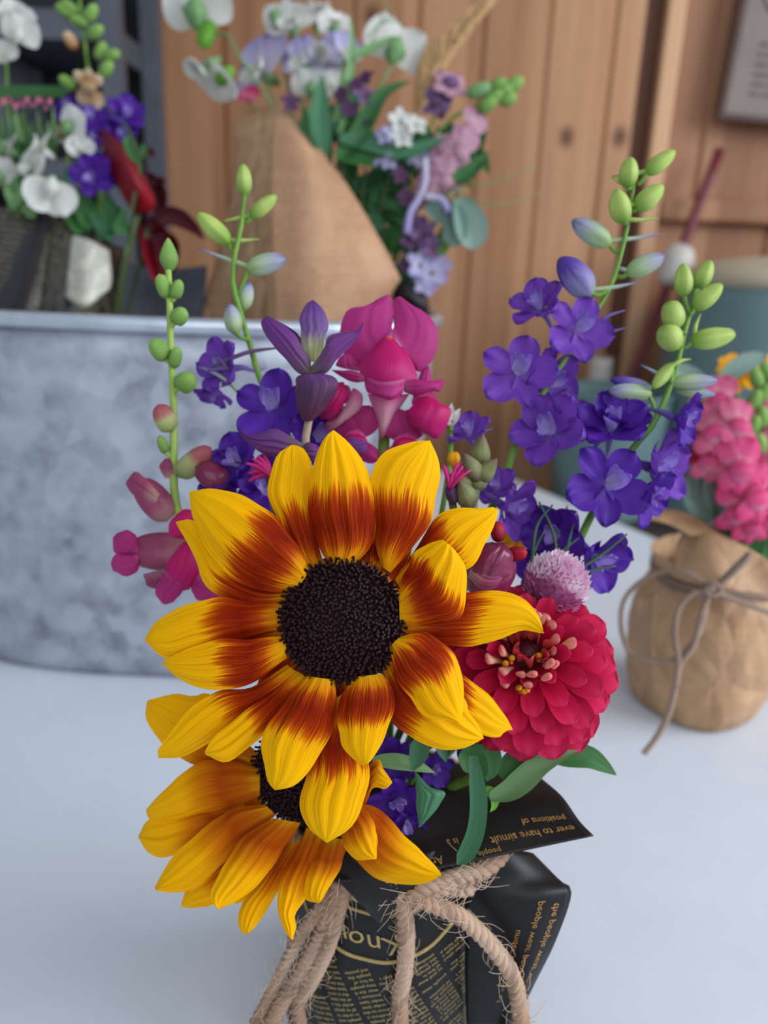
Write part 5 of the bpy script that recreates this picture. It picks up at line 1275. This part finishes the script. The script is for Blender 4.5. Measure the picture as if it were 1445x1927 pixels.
KN = Vector((KX, KY, TZ + .1)); KF = Vector((KX, KY, TZ + .012))
def kfoot(p): 
    a = random.random() * 6.28; o = Vector((math.cos(a), math.sin(a), 0)) * .012
    return [p.lerp(KN, .5) + Vector((0, .004, 0)), KN + o, KF + o]
def flower(name, label, cat, fls, sp, foot, group=None, smat='stem', r=.0018):
    """a stem with florets: (kind, mats, px, py, d, radius px, yaw, pitch, roll)"""
    t = T(name, label, cat, foot[-1], group)
    for f in fls: floret(t, *f)
    stem('stem', t, [Vector(q) for q in sp] + list(foot), [r * .7, r, r], M[smat])
    return t
SNP = ('snapl', 'snapc', 'snapl'); SNC = ('snapc', 'snapc', 'snapl')
p = P(1385, 1000, dK + .01)
flower('snapdragon', 'rose pink snapdragon spike nearest the larkspur in the kraft-wrapped bouquet', 'flower',
  [('snap', SNP, 1352, 752, dK, 50, -20, 10, 0), ('snap', SNP, 1345, 812, dK - .006, 52, -30, 0, 10), ('snap', SNP, 1338, 862, dK, 50, -40, -10, 0), ('snap', SNP, 1388, 800, dK - .01, 52, 10, 0, -10), ('snap', SNC, 1392, 880, dK - .014, 56, -6, -10, 0), ('snap', SNC, 1420, 930, dK - .014, 61, 10, -10, 10), ('snap', SNC, 1385, 960, dK - .006, 50, -30, -20, 0), ('snap', SNC, 1412, 985, dK - .006, 45, 0, -30, 0)],
  [P(1390, 750, dK + .006), P(1400, 880, dK + .006), p], kfoot(p))
p = P(1460, 1000, dK + .02)
t = flower('snapdragon', 'pink snapdragon at the right edge with a column of pale green buds', 'flower',
  [('snap', SNP, 1462, 800, dK + .004, 54, 10, 0, 0), ('snap', SNC, 1465, 880, dK - .002, 56, 0, -8, 0), ('snap', SNC, 1462, 960, dK - .004, 52, 0, -20, 0)],
  [P(1428, 700, dK + .006), P(1432, 800, dK + .006), p], kfoot(p))
for x, y in ((1424, 712), (1438, 738), (1420, 752), (1434, 785), (1418, 800), (1430, 835), (1444, 700)):
    bud(t, 'snapbud', x, y, dK - .004, 44, 26, random.uniform(-60, 60), 90, 30, shape='round')
p = P(1385, 980, dK + .04)
flower('marigold', 'golden yellow bloom at the top of the pink kraft-wrapped bouquet', 'flower', [('daisy', ('yellow', 'plum'), 1388, 702, dK + .03, 44, 0, 20, 0)], [P(1388, 706, dK + .032), p], kfoot(p))
flower('marigold', 'smaller golden yellow bloom above the pale green bud column of the pink bouquet', 'flower', [('daisy', ('yellow', 'plum'), 1442, 694, dK + .03, 34, 20, 20, 0)], [P(1442, 698, dK + .032), P(1440, 980, dK + .04)], kfoot(P(1440, 980, dK + .04)))
flower('marigold', 'golden yellow bloom low at the pink bouquet beside a violet larkspur floret', 'flower', [('daisy', ('yellow', 'plum'), 1326, 768, dK + .02, 34, -20, 10, 0)], [P(1328, 772, dK + .022), p], kfoot(p))
flower('dahlia', 'red bloom tucked beneath the pink snapdragons', 'flower', [('daisy', ('redp', 'plum'), 1296, 842, dK + .012, 42, -30, 10, 0)], [P(1300, 846, dK + .014), p], kfoot(p))
t = T('eucalyptus_sprig', 'grey green eucalyptus sprig at the left of the pink bouquet', 'leaves', KF)
for q, w in (([(1330, 985), (1312, 930), (1318, 880)], 60), ([(1345, 970), (1350, 920), (1340, 870)], 56), ([(1300, 940), (1290, 900), (1298, 860)], 50), ([(1340, 760), (1310, 720), (1262, 690)], 44), ([(1350, 720), (1390, 690), (1440, 668)], 36)):
    blade('leaf', t, M['euc'], q, w, dK + .02, prof='round')
stem('stem', t, [P(1345, 720, dK + .022), P(1345, 980, dK + .022)] + kfoot(P(1345, 980, dK + .022)), [.001, .0014], M['stemd'])
t = T('leafy_sprig', 'dark green leafy filler at the mouth of the kraft-wrapped pot', 'leaves', KF)
for k in range(16):
    x0, y0 = random.uniform(1340, 1450), random.uniform(980, 1060); a = random.uniform(-.8, .9)
    blade('leaf', t, M['leaf'], [(x0, y0 + 40), (x0 + 30 * a, y0), (x0 + 70 * a, y0 - 50)], 26, dK + random.uniform(.0, .03), cup=.2)
stem('stem', t, [P(1390, 1000, dK + .016)] + kfoot(P(1390, 1000, dK + .016)), [.0014, .0016], M['stemd'])

# ================================================================== BOUQUETS STANDING IN THE ZINC TUB
BF = TC + Vector((.09, .0, .03))           # foot of the brown paper bouquet
def cfoot(p, k=.02):
    a = random.random() * 6.28
    return [p.lerp(BF, .5), BF + Vector((math.cos(a) * k, math.sin(a) * k * .6, 0))]
D = .60
cone = T('kraft_cone', 'tall brown book-print paper cone standing in the zinc tub', 'wrapping paper', BF)
sheet_px('front_panel', cone, M['kraft'], [[(522,196,.605),(530,200,.604),(540,208,.604)], [(512,270,.59),(560,262,.586),(612,292,.592)], [(508,360,.58),(590,350,.572),(676,384,.585)], [(508,460,.572),(610,470,.562),(748,514,.585)], [(512,560,.568),(600,575,.560),(745,538,.590)], [(520,700,.580),(590,700,.575),(660,690,.600)], [(540,860,.61),(570,860,.61),(600,860,.62)]], 40, 24, thick=.0004)
sheet_px('side_panel', cone, M['kraft2'], [[(444,226,.625),(480,214,.612),(524,198,.605)], [(440,330,.625),(475,330,.605),(511,330,.588)], [(412,470,.630),(460,480,.605),(509,480,.574)], [(378,620,.640),(440,620,.610),(514,590,.570)], [(420,760,.650),(460,760,.62),(528,760,.590)], [(500,880,.65),(520,880,.635),(545,880,.612)]], 30, 18, thick=.0004)
sheet_px('back_panel', cone, M['kraft'], [[(450,228,.70),(560,240,.715),(660,330,.71),(752,510,.69)], [(430,420,.69),(560,420,.71),(660,450,.70),(745,540,.67)], [(430,640,.68),(540,660,.69),(620,690,.68),(690,700,.66)], [(520,880,.66),(560,880,.66),(590,880,.66),(605,880,.65)]], 20, 20, thick=.0004)
sheet_px('fold', cone, M['kraft2'], [[(444,226,.625),(470,210,.64),(500,204,.66)], [(446,250,.622),(478,236,.635),(512,214,.65)], [(450,270,.622),(490,252,.63),(520,226,.62)]], 8, 10, thick=.0004)

PW = ('white', 'white', 'leafp'); PL = ('lilac', 'white', 'leafp')
def pea(label, fls, sp):
    p = sp[-1]; fls = [(*f[:5], f[5] * 1.22, *f[6:]) for f in fls]
    return flower('sweet_pea', label, 'flower', fls, [P(*q) for q in sp], cfoot(P(*p)), 'sweet peas in the brown paper cone', 'leafp', .0014)
pea('white sweet pea with two blooms arching out left above the brown paper cone', [('peaback', PW, 372, 40, D, 66, -10, 0, 0), ('pea', PW, 392, 122, D - .004, 56, -50, -30, 160), ('peaback', PW, 352, 22, D + .006, 40, -50, 20, 30)], [(388, 60, D), (425, 60, D), (445, 100, D), (500, 180, D + .01), (560, 320, D + .02)])
bt = bpy.data.objects[[o.name for o in bpy.data.objects if o.name.startswith('sweet_pea')][-1]]
bud(bt, 'leafl', 388, 66, D - .012, 60, 34, -20, -80, 20, shape='round', name='calyx')
bud(bt, 'leafl', 424, 142, D - .004, 44, 26, 60, 40, 20, shape='round', name='calyx')
for i, (x, y, r, yw, pt, rl, mt, lab) in enumerate([
  (520, 38, 34, -30, 20, 0, PW, 'white sweet pea at the top left of the white cluster'), (552, 58, 50, -10, 0, 10, PW, 'broad white sweet pea facing forward in the white cluster'),
  (598, 34, 46, 10, 30, -10, PW, 'white sweet pea topmost of the white cluster'), (628, 64, 36, 40, 0, 0, PW, 'white sweet pea at the right of the white cluster'),
  (604, 96, 44, 0, -30, 160, PL, 'pale lilac sweet pea hanging under the white cluster'), (650, 112, 44, 30, -10, 20, PL, 'pale lilac sweet pea between the white cluster and the single white bloom'),
  (738, 108, 62, 20, 10, -20, PW, 'large single white sweet pea to the right of the green bud stem'), (500, 142, 66, -30, -10, 24, PL, 'large lilac sweet pea drooping over the tip of the brown paper'),
  (570, 120, 40, -20, -20, 20, PL, 'pale lilac sweet pea above the lilac-and-pink pair'), (585, 175, 36, 0, -10, 0, PW, 'small white sweet pea beside the long dark leaf'), (640, 168, 34, 20, -10, 40, PW, 'small white sweet pea right of the long dark leaf')]):
    pea(lab, [('pea' if i % 3 else 'peaback', mt, x, y, D + .01 + .004 * (i % 4), r, yw, pt, rl)], [(x, y + 14, D + .016), (600 + (x - 600) * .5, 250, D + .03), (620, 400, D + .04)])
flower('sweet_pea', 'small hot pink bloom behind the lilac sweet pea', 'flower', [('pea', SNC, 468, 188, D + .02, 30, -20, 0, 0)], [P(472, 196, D + .022), P(560, 330, D + .03)], cfoot(P(560, 330, D + .03)), None, 'leafp', .0014)

def sprig(label, blades, foot, d, mat='leaf', name='leafy_sprig', prof='leaf'):
    t = T(name, label, 'leaves', foot[-1])
    for q, w, *mm in blades: blade('leaf', t, M[mm[0] if mm else mat], [(*z, d + random.uniform(-.012, .012) if False else d) for z in q], w, d, nrm=(random.uniform(-.5, .5), .3, 1), cup=.25, prof=prof)
    x, y = blades[0][0][0]
    stem('stem', t, [P(x, y, d + .002)] + list(foot), [.0012, .0016], M['stemd'])
    return t
def cf(x, y, d): return cfoot(P(x, y, d))
sprig('long dark green upright leaf in front of the white sweet peas', [([(606, 300), (600, 220), (606, 140)], 44, 'leaf2'), ([(600, 320), (578, 260), (572, 200)], 30)], cf(620, 400, D + .03), D - .008)
sprig('broad green leaf spreading to the right across the bouquet', [([(640, 262), (700, 270), (770, 285), (842, 258)], 46, 'leaf2'), ([(640, 300), (680, 250), (720, 180), (775, 152)], 44), ([(630, 290), (690, 300), (740, 320)], 44)], cf(640, 420, D + .03), D - .012)
sprig('slim pale green stem leaves rising above the white sweet peas', [([(640, 250), (655, 170), (662, 90), (660, 22)], 18, 'leafp'), ([(660, 110), (700, 92), (745, 66)], 22, 'leafp'), ([(630, 230), (648, 180), (640, 120)], 16, 'leafp')], cf(640, 400, D + .03), D - .006)
for k, (cx_, cy_, lab, mt) in enumerate([(690, 330, 'mass of mid green leaves above the kraft paper edge', 'leaf'), (735, 400, 'round bright green leaf cluster right of the kraft paper edge', 'leaf'), (790, 330, 'green leaves behind the lilac sprays', 'leaf2'), (690, 400, 'dark leaves close to the kraft paper edge', 'leaf'), (760, 470, 'low green leaves at the right bottom of the bouquet', 'leaf'), (620, 250, 'leaf cluster under the white sweet peas', 'leaf'), (860, 300, 'leaves beneath the pink snapdragon florets', 'leaf')]):
    bl_ = []
    for _ in range(11):
        a = random.uniform(0, 2 * PI); l = random.uniform(40, 90); x0, y0 = cx_ + random.uniform(-36, 36), cy_ + random.uniform(-40, 40)
        bl_.append(([(x0, y0), (x0 + math.cos(a) * l * .5, y0 + math.sin(a) * l * .5 - 8), (x0 + math.cos(a) * l, y0 + math.sin(a) * l)], random.uniform(24, 44), random.choice((mt, 'leaf', 'leaf2'))))
    sprig(lab, bl_, cf(cx_, cy_ + 60, D + .03), D + .012 + .006 * (k % 3))
# dry grass plume
t = T('grass_plume', 'dry straw-coloured grass plume rising at the top of the bouquet', 'grass plume', BF)
for ax, w in (([(800, 180), (830, 110), (872, 50), (915, 6)], 26), ([(790, 200), (796, 150), (806, 110)], 16)):
    c = crom(pp(ax, D + .02), 40); parts = []
    for i in range(150):
        k = int(rng.integers(0, 40)); tt = k / 39; p0 = Vector(c[k]); wd_ = w * D / F * (math.sin(PI * (0.15 + .8 * tt)) ** .8)
        a = random.uniform(0, 2 * PI); o = RT * math.cos(a) + FW * math.sin(a); up_ = Vector(c[min(39, k + 3)] - c[max(0, k - 3)]).normalized()
        parts.append(tube_data(crom([p0, p0 + o * wd_ * .6 + up_ * .008, p0 + o * wd_ + up_ * .016], 4), [.0006, .0010, .0003], 4))
    V, Fc, UV = join(parts); o = mk('plume', t, V, Fc, M['plume'], UV); o['kind'] = 'stuff'
stem('stem', t, pp([(915, 6), (872, 50), (830, 110), (800, 180), (740, 330)], D + .02) + cf(740, 330, D + .02), [.0006, .001, .0012], M['plume'])
BL = ('blush', 'blush', 'blush')
t = flower('snapdragon', 'blush pink snapdragon leaning right with green tip buds in the brown paper bouquet', 'flower',
  [('snap', BL, 884, 244, D, 40, 20, -20, -30), ('snap', BL, 868, 284, D - .006, 40, 10, -30, -20), ('snap', BL, 836, 292, D - .004, 36, -10, -30, 0), ('snap', BL, 836, 335, D - .006, 38, 0, -40, 10), ('snap', BL, 806, 322, D, 34, -20, -30, 10), ('snap', BL, 806, 366, D - .004, 34, -10, -40, 0)],
  [P(975, 158, D), P(930, 190, D), P(870, 210, D + .006), P(800, 300, D + .01)], cf(800, 300, D + .01))
for x, y, mt, l in ((966, 160, 'snapbud', 44), (948, 172, 'snapbud', 40), (930, 184, 'snapbud', 40), (938, 160, 'snapbud', 36), (902, 170, 'leafp', 48), (918, 196, 'snapbud', 40), (956, 186, 'snapbud', 34)):
    bud(t, mt, x, y, D - .004, l, 26, 80, random.uniform(10, 60), 20, shape='round')
flower('snapdragon', 'faded mauve pink bloom below the grass plume', 'flower', [('snap', ('blush', 'mauve', 'mauve'), 846, 160, D + .006, 42, 10, 20, -10), ('snap', ('mauve', 'mauve', 'mauve'), 822, 190, D + .01, 34, -20, 0, 0)], [P(830, 190, D + .014), P(780, 320, D + .02)], cf(780, 320, D + .02))
t = T('phlox', 'cluster of small pale lilac phlox blooms in the middle of the bouquet', 'flower', BF)
for x, y, r in ((752, 228, 26), (782, 236, 24), (738, 252, 22), (756, 262, 24), (724, 256, 20), (718, 300, 22), (730, 308, 20)): floret(t, 'five', ('white' if r > 23 else 'lilac', 'mauve'), x, y, D - .012, r, random.uniform(-30, 30), random.uniform(-10, 30), 0)
stem('stem', t, [P(750, 262, D - .008), P(720, 380, D + .01)] + cf(720, 380, D + .01), [.001, .0014], M['stemd'])
t = T('plum_blossom', 'scattered dark plum small blooms among the green leaves', 'flower', BF)
for x, y, r in ((686, 150, 22), (688, 182, 26), (656, 206, 20), (695, 222, 20), (546, 192, 20), (752, 330, 18), (642, 178, 18), (765, 372, 20), (668, 160, 16)): floret(t, 'five', ('plum' if r < 24 else 'mauve', 'plum'), x, y, D - .008, r, random.uniform(-30, 30), random.uniform(-10, 30), 0)
stem('stem', t, [P(688, 182, D), P(680, 380, D + .01)] + cf(680, 380, D + .01), [.001, .0014], M['stemd'])
t = T('clary_spray', 'drooping lilac spray hanging at the lower right of the brown paper bouquet', 'flower', BF)
for x, y, r, mt in ((790, 300, 26, 'lilac'), (800, 340, 20, 'lilac'), (782, 425, 30, 'mauve'), (800, 445, 30, 'mauve'), (770, 450, 24, 'plum'), (815, 470, 24, 'mauve'), (790, 500, 32, 'lilac'), (812, 515, 34, 'lilac'), (800, 540, 26, 'lilac'), (832, 500, 22, 'lilac'), (765, 500, 20, 'plum')): floret(t, 'five', (mt, 'plum'), x, y, D - .006, r, random.uniform(-30, 30), random.uniform(-30, 30), random.uniform(0, 60))
for q in ([(800, 300), (800, 340), (790, 370), (772, 400), (765, 440)], [(800, 370), (830, 375), (845, 400)]): stem('stem', t, pp(q, D - .014), [.0022, .0026], M['lilac'])
stem('stem', t, [P(790, 420, D), P(770, 480, D + .01)] + cf(740, 520, D + .02), [.001, .0014], M['stemd'])
t = sprig('broad silvery teal eucalyptus leaf at the right edge of the brown paper bouquet', [([(862, 372), (880, 420), (886, 470)], 74, 'euc'), ([(850, 380), (856, 420), (850, 466)], 50, 'euc'), ([(800, 390), (820, 400), (840, 420)], 46, 'euc')], cf(800, 440, D + .02), D - .01, 'euc', 'eucalyptus_sprig', 'round')
sprig('pointed green leaves at the far right of the brown paper bouquet', [([(850, 350), (890, 320), (922, 286)], 34), ([(840, 330), (880, 330), (905, 300)], 30), ([(830, 480), (838, 450), (836, 430)], 26, 'leafl')], cf(800, 420, D + .02), D - .006)
t = T('tendril', 'thin green tendrils reaching right in front of the wooden wall', 'tendril', BF)
for q in ([(880, 350), (920, 345), (965, 330), (1010, 312)], [(880, 372), (930, 384), (980, 376), (1015, 362)], [(700, 80), (718, 40), (740, 30), (720, 0), (724, -30)], [(690, 70), (720, 44), (760, 40)]): stem('tendril', t, pp(q, D), [.0006, .0004], M['leafp'], 20, 6)
stem('stem', t, pp([(880, 360), (820, 400)], D) + cf(790, 430, D + .02), [.0008, .001], M['leafp'])
M['tape'] = plain_mat('dark ribbon', (44, 36, 40), (34, 28, 32), 40)
o = sheet_px('bouquet_tie', None, M['tape'], [[(736, 536, .6), (770, 530, .595), (800, 548, .60)], [(740, 556, .6), (775, 560, .59), (806, 572, .60)], [(760, 580, .605), (785, 585, .60), (806, 590, .605)]], 8, 10, thick=.001)
tag(o, 'dark ribbon scrap at the lower right corner of the brown paper cone', 'ribbon')

# ---- left bouquet: black print paper
LF = TC + Vector((-.10, -.01, .03))
def lfoot(p, k=.02):
    a = random.random() * 6.28
    return [p.lerp(LF, .5), LF + Vector((math.cos(a) * k, math.sin(a) * k * .6, 0))]
d2 = .575
bw_ = T('paper_wrap', 'black book-print paper cone round the white flowers in the zinc tub', 'wrapping paper', LF)
sheet_px('front_panel', bw_, M['blackp'], [[(-60,380,.60),(20,392,.585),(90,402,.58),(140,438,.585)], [(-50,500,.59),(20,510,.572),(70,510,.568),(120,520,.58)], [(-40,620,.585),(10,620,.57),(50,620,.566),(95,620,.58)], [(-20,860,.61),(0,860,.61),(20,860,.61),(40,860,.62)]], 26, 24, thick=.0004)
sheet_px('side_panel', bw_, M['blackp'], [[(84,400,.582),(130,425,.575),(190,455,.585),(232,470,.61)], [(70,500,.574),(120,510,.566),(180,520,.580),(220,530,.605)], [(50,620,.572),(100,620,.564),(150,620,.576),(205,620,.60)], [(20,860,.61),(40,860,.605),(60,860,.61),(80,860,.62)]], 26, 24, thick=.0004)
sheet_px('dark_band', bw_, M['tape'], [[(72,398,.578),(92,402,.576)], [(48,510,.566),(68,512,.564)], [(10,630,.562),(32,630,.560)]], 16, 6, thick=.0006)
o = sheet_px('glare_sheet', bw_, M['glarep'], [[(136,442,.566),(170,452,.560),(206,472,.568)], [(128,510,.560),(165,515,.553),(210,520,.565)], [(122,560,.560),(160,578,.553),(206,545,.566)]], 14, 14, thick=.0004)  # light sheet standing in for silver glare on the black paper
WS = ('white', 'white', 'white')
def lf(name, label, fls, sp, smat='stem', group=None): 
    pts = [P(*q) for q in sp]; return flower(name, label, 'flower', fls, pts, lfoot(pts[-1]), group, smat, .0016)
lf('sweet_pea', 'large white bloom at the upper left corner beside the steel rack', [('pea', WS, 14, 40, d2, 56, 10, 10, -10), ('peaback', WS, 34, 74, d2 - .01, 44, 10, 0, -20), ('pea', WS, 6, 112, d2, 36, 0, -20, 0)], [(10, 80, d2 + .01), (20, 250, d2 + .02), (60, 420, d2 + .02)])
lf('sweet_pea', 'largest white bloom low in the middle of the black paper bouquet', [('pea', WS, 82, 285, d2 - .02, 50, -30, 10, 60), ('peaback', WS, 98, 345, d2 - .024, 58, 20, -30, 170), ('pea', WS, 60, 318, d2 - .014, 36, -40, -20, -40)], [(90, 330, d2), (90, 430, d2 + .01)])
lf('sweet_pea', 'cream white bloom beside the violet larkspur in the black paper bouquet', [('peaback', ('white', 'dry', 'leafp'), 128, 248, d2 - .012, 48, -20, 10, -40), ('pea', WS, 158, 290, d2 - .010, 36, 50, -10, 30), ('pea', ('dry', 'white', 'white'), 112, 262, d2 - .002, 32, -20, 10, 0)], [(130, 270, d2), (120, 430, d2 + .01)])
lf('sweet_pea', 'pale greenish white bloom at the left edge above the black paper', [('pea', ('white', 'leafp', 'leafp'), 22, 286, d2 - .01, 42, -40, 0, 40), ('peaback', ('white', 'white', 'leafp'), -4, 340, d2 - .01, 44, 30, -10, 10)], [(10, 300, d2), (40, 430, d2 + .01)])
t = lf('larkspur', 'deep violet larkspur behind the white blooms of the black paper bouquet', [('lark', DM, 172, 225, d2, 42, 10, 10, 0), ('lark', DM, 175, 330, d2 - .016, 46, 0, -20, 160), ('larkside', DM, 205, 322, d2 - .006, 36, 30, 0, 0), ('lark', DM, 132, 208, d2 + .01, 36, -10, 20, 0), ('larkside', DM, 236, 222, d2 + .01, 34, 30, 20, 0), ('larkside', DM, 224, 255, d2 + .01, 30, 30, 0, 0), ('lark', DM, 180, 262, d2, 30, 0, 0, 30)], [(190, 240, d2 + .006), (190, 420, d2 + .01)])
t = lf('snapdragon', 'tall green snapdragon tip with sparse buds in front of the steel rack', [('snap', ('dry', 'dry', 'dry'), 168, 165, d2 - .01, 36, 0, -30, 170)], [(148, -20, d2), (152, 30, d2), (164, 110, d2), (168, 160, d2), (190, 300, d2 + .01)])
for x, y, dx, dy in ((130, 14, -60, 40), (148, 40, -60, 20), (172, 24, 50, 70), (210, 104, 90, 20), (190, 96, 40, 70), (132, 76, -40, 70), (126, 156, -60, 50), (200, 130, 60, 60), (180, 60, 60, 30), (120, 20, -80, 60)): bud(t, 'snapbud' if x != 132 else 'dry', x, y, d2 - .004, 36, 22, dx, dy, 20, shape='round')
t = lf('statice', 'feathery green sprig with a row of tiny pink tips at the left edge', [], [(40, 215, d2 + .01), (60, 420, d2 + .01)])
for k in range(46):
    x, y = random.uniform(-20, 100), random.uniform(196, 250); stem('needle_leaf', t, pp([(x + 8, y + 60), (x + 3, y + 20), (x, y)], d2 + random.uniform(-.01, .02)), [.001, .0008, .0004], M['leafp'] if k % 3 else M['leaf'], 6, 5)
for k in range(16):
    x = -14 + k * 7.2; bud(t, 'snapm' if k % 3 else 'snapl', x, 194 + random.uniform(-8, 8), d2 - .006, 12, 8, random.uniform(-30, 30), 90, 10, shape='round', name='pink_tip')
t = T('fern_frond', 'green fern frond stretching left across the steel rack', 'fern', LF)
for k in range(26):
    x = -10 + k * 5.4; blade('leaflet', t, M['leaf'], [(x, 174), (x - 4, 166), (x - 9, 159)], 5, d2 + .006, m=3, n=6); blade('leaflet', t, M['leaf'], [(x, 174), (x - 4, 180), (x - 9, 186)], 5, d2 + .006, m=3, n=6)
stem('stem', t, pp([(-20, 172), (60, 172), (130, 178), (170, 220)], d2 + .007) + lfoot(P(170, 300, d2 + .01)), [.0006, .001], M['leafp'])
t = T('calla_lily', 'dark red calla spathe slanting across the right of the black paper bouquet', 'flower', LF)
sheet_px('spathe', t, M['calla'], [[(188,246,.565),(194,244,.562),(200,246,.563)], [(196,290,.560),(220,276,.552),(240,280,.560)], [(212,330,.562),(244,318,.550),(272,336,.564)], [(228,362,.566),(260,360,.556),(292,384,.57)], [(250,400,.575),(262,402,.572),(276,404,.575)]], 22, 16, thick=.0008)
stem('stem', t, pp([(262, 400), (240, 480)], .578) + lfoot(P(230, 560, .59)), [.002, .0022], M['stemd'])
t = T('croton', 'curled maroon leaves drooping between the two wrapped bouquets', 'leaves', LF)
for q, w in (([(262, 420), (290, 450), (300, 500), (310, 560)], 56), ([(280, 430), (320, 412), (360, 430), (385, 452)], 40), ([(300, 400), (285, 350), (270, 320)], 44), ([(296, 440), (318, 470), (310, 540)], 40), ([(264, 300), (282, 286), (290, 300)], 16), ([(286, 350), (304, 340), (312, 348)], 14)): blade('leaf', t, M['maroon'] if w != 56 else M['calla'], q, w, .585, nrm=(.2, .3, 1), cup=.5)
stem('stem', t, pp([(280, 420), (262, 500)], .59) + lfoot(P(240, 580, .60)), [.0014, .0016], M['stemd'])
sprig('green leaves between the white blooms and the black paper', [([(30, 300), (50, 270), (44, 236)], 26, 'leafp'), ([(60, 300), (40, 280), (20, 262)], 24), ([(120, 340), (140, 320), (150, 296)], 24, 'leaf2'), ([(100, 300), (100, 260), (90, 228)], 22, 'leafp'), ([(60, 380), (62, 350), (50, 320)], 26), ([(20, 400), (40, 360), (30, 310)], 40), ([(60, 410), (54, 370), (70, 330)], 34, 'leafp'), ([(170, 430), (160, 390), (150, 350)], 40), ([(190, 450), (210, 400), (200, 360)], 36, 'leaf2'), ([(150, 440), (140, 400), (120, 380)], 34), ([(210, 450), (190, 420), (170, 400)], 30, 'leaf2'), ([(40, 400), (20, 350), (-10, 330)], 34, 'leafp'), ([(230, 440), (214, 400), (190, 380)], 34, 'leaf')], lfoot(P(130, 440, d2 + .01)), d2 - .004)
sprig('trailing leaves under the violet larkspur beside the red calla', [([(238, 462), (252, 380), (266, 312), (240, 240), (200, 205)], 9, 'stemd'), ([(262, 310), (240, 270), (250, 250)], 24), ([(240, 440), (230, 420), (236, 390)], 24), ([(266, 300), (272, 285), (268, 270)], 16)], lfoot(P(238, 462, .57)), .556)
t = T('grey_wrap', 'slate grey paper tucked in the tub behind the maroon leaves', 'wrapping paper', TC + Vector((-.02, .06, .03)))
sheet_px('sheet', t, M['darkgrey2'], [[(205,470,.63),(260,500,.645),(330,505,.65),(390,500,.65)], [(205,560,.62),(260,570,.635),(330,570,.64),(385,570,.645)], [(215,700,.62),(260,700,.63),(320,700,.63),(370,700,.64)]], 14, 14, thick=.0004)
sheet_px('dark_sheet', t, M['black'], [[(190,455,.62),(215,462,.615),(236,468,.62)], [(190,560,.612),(210,560,.608),(228,560,.612)], [(195,700,.61),(210,700,.61),(220,700,.61)]], 14, 10, thick=.0004)

# ================================================================== LIGHT
w = bpy.data.worlds.new('daylight'); SC.world = w; w.use_nodes = True
bg = w.node_tree.nodes['Background']; bg.inputs[0].default_value = (0.76, 0.88, 1.0, 1); bg.inputs[1].default_value = 0.46
def area(name, loc, to, size, power, col, sy=None):
    l = bpy.data.lights.new(name, 'AREA'); l.energy = power; l.color = col; l.shape = 'RECTANGLE'; l.size = size; l.size_y = sy or size
    o = bpy.data.objects.new(name, l); COL.objects.link(o); o.location = loc
    o.rotation_euler = (Vector(to) - Vector(loc)).to_track_quat('-Z', 'Y').to_euler(); return o
area('window_light', (1.9, -.1, 1.75), (0, .4, .85), 1.5, 42, (.87, .93, 1.0), 1.3)
area('front_fill_light', (.2, -1.3, 2.0), (0, .6, .85), 1.6, 12, (.87, .93, 1.0))  # unseen front fill lamp behind the camera
SC.view_settings.exposure = 0.14
SC.cycles.use_denoising = True
SC.cycles.max_bounces = 8

# ------------------------------------------------------------------ groups of like things
def which(o):
    x, y = o.location.x, o.location.y
    if abs(x - JX) < .05 and abs(y - JY) < .05: return 'main black-wrapped bouquet'
    if abs(x - KX) < .06 and abs(y - KY) < .06: return 'kraft-wrapped bouquet'
    return 'black paper bouquet in the tub' if x < TC.x else 'brown paper bouquet in the tub'
tops = [o for o in bpy.data.objects if o.parent is None and o.get('category') in ('flower', 'leaves')]
from collections import Counter
cnt = Counter((o.name.split('.')[0], which(o)) for o in tops)
for o in tops:
    k = (o.name.split('.')[0], which(o))
    if cnt[k] > 1 and not o.get('group'):
        n_ = k[0].replace('_', ' '); o['group'] = (n_ + 's') + ' in the ' + k[1]
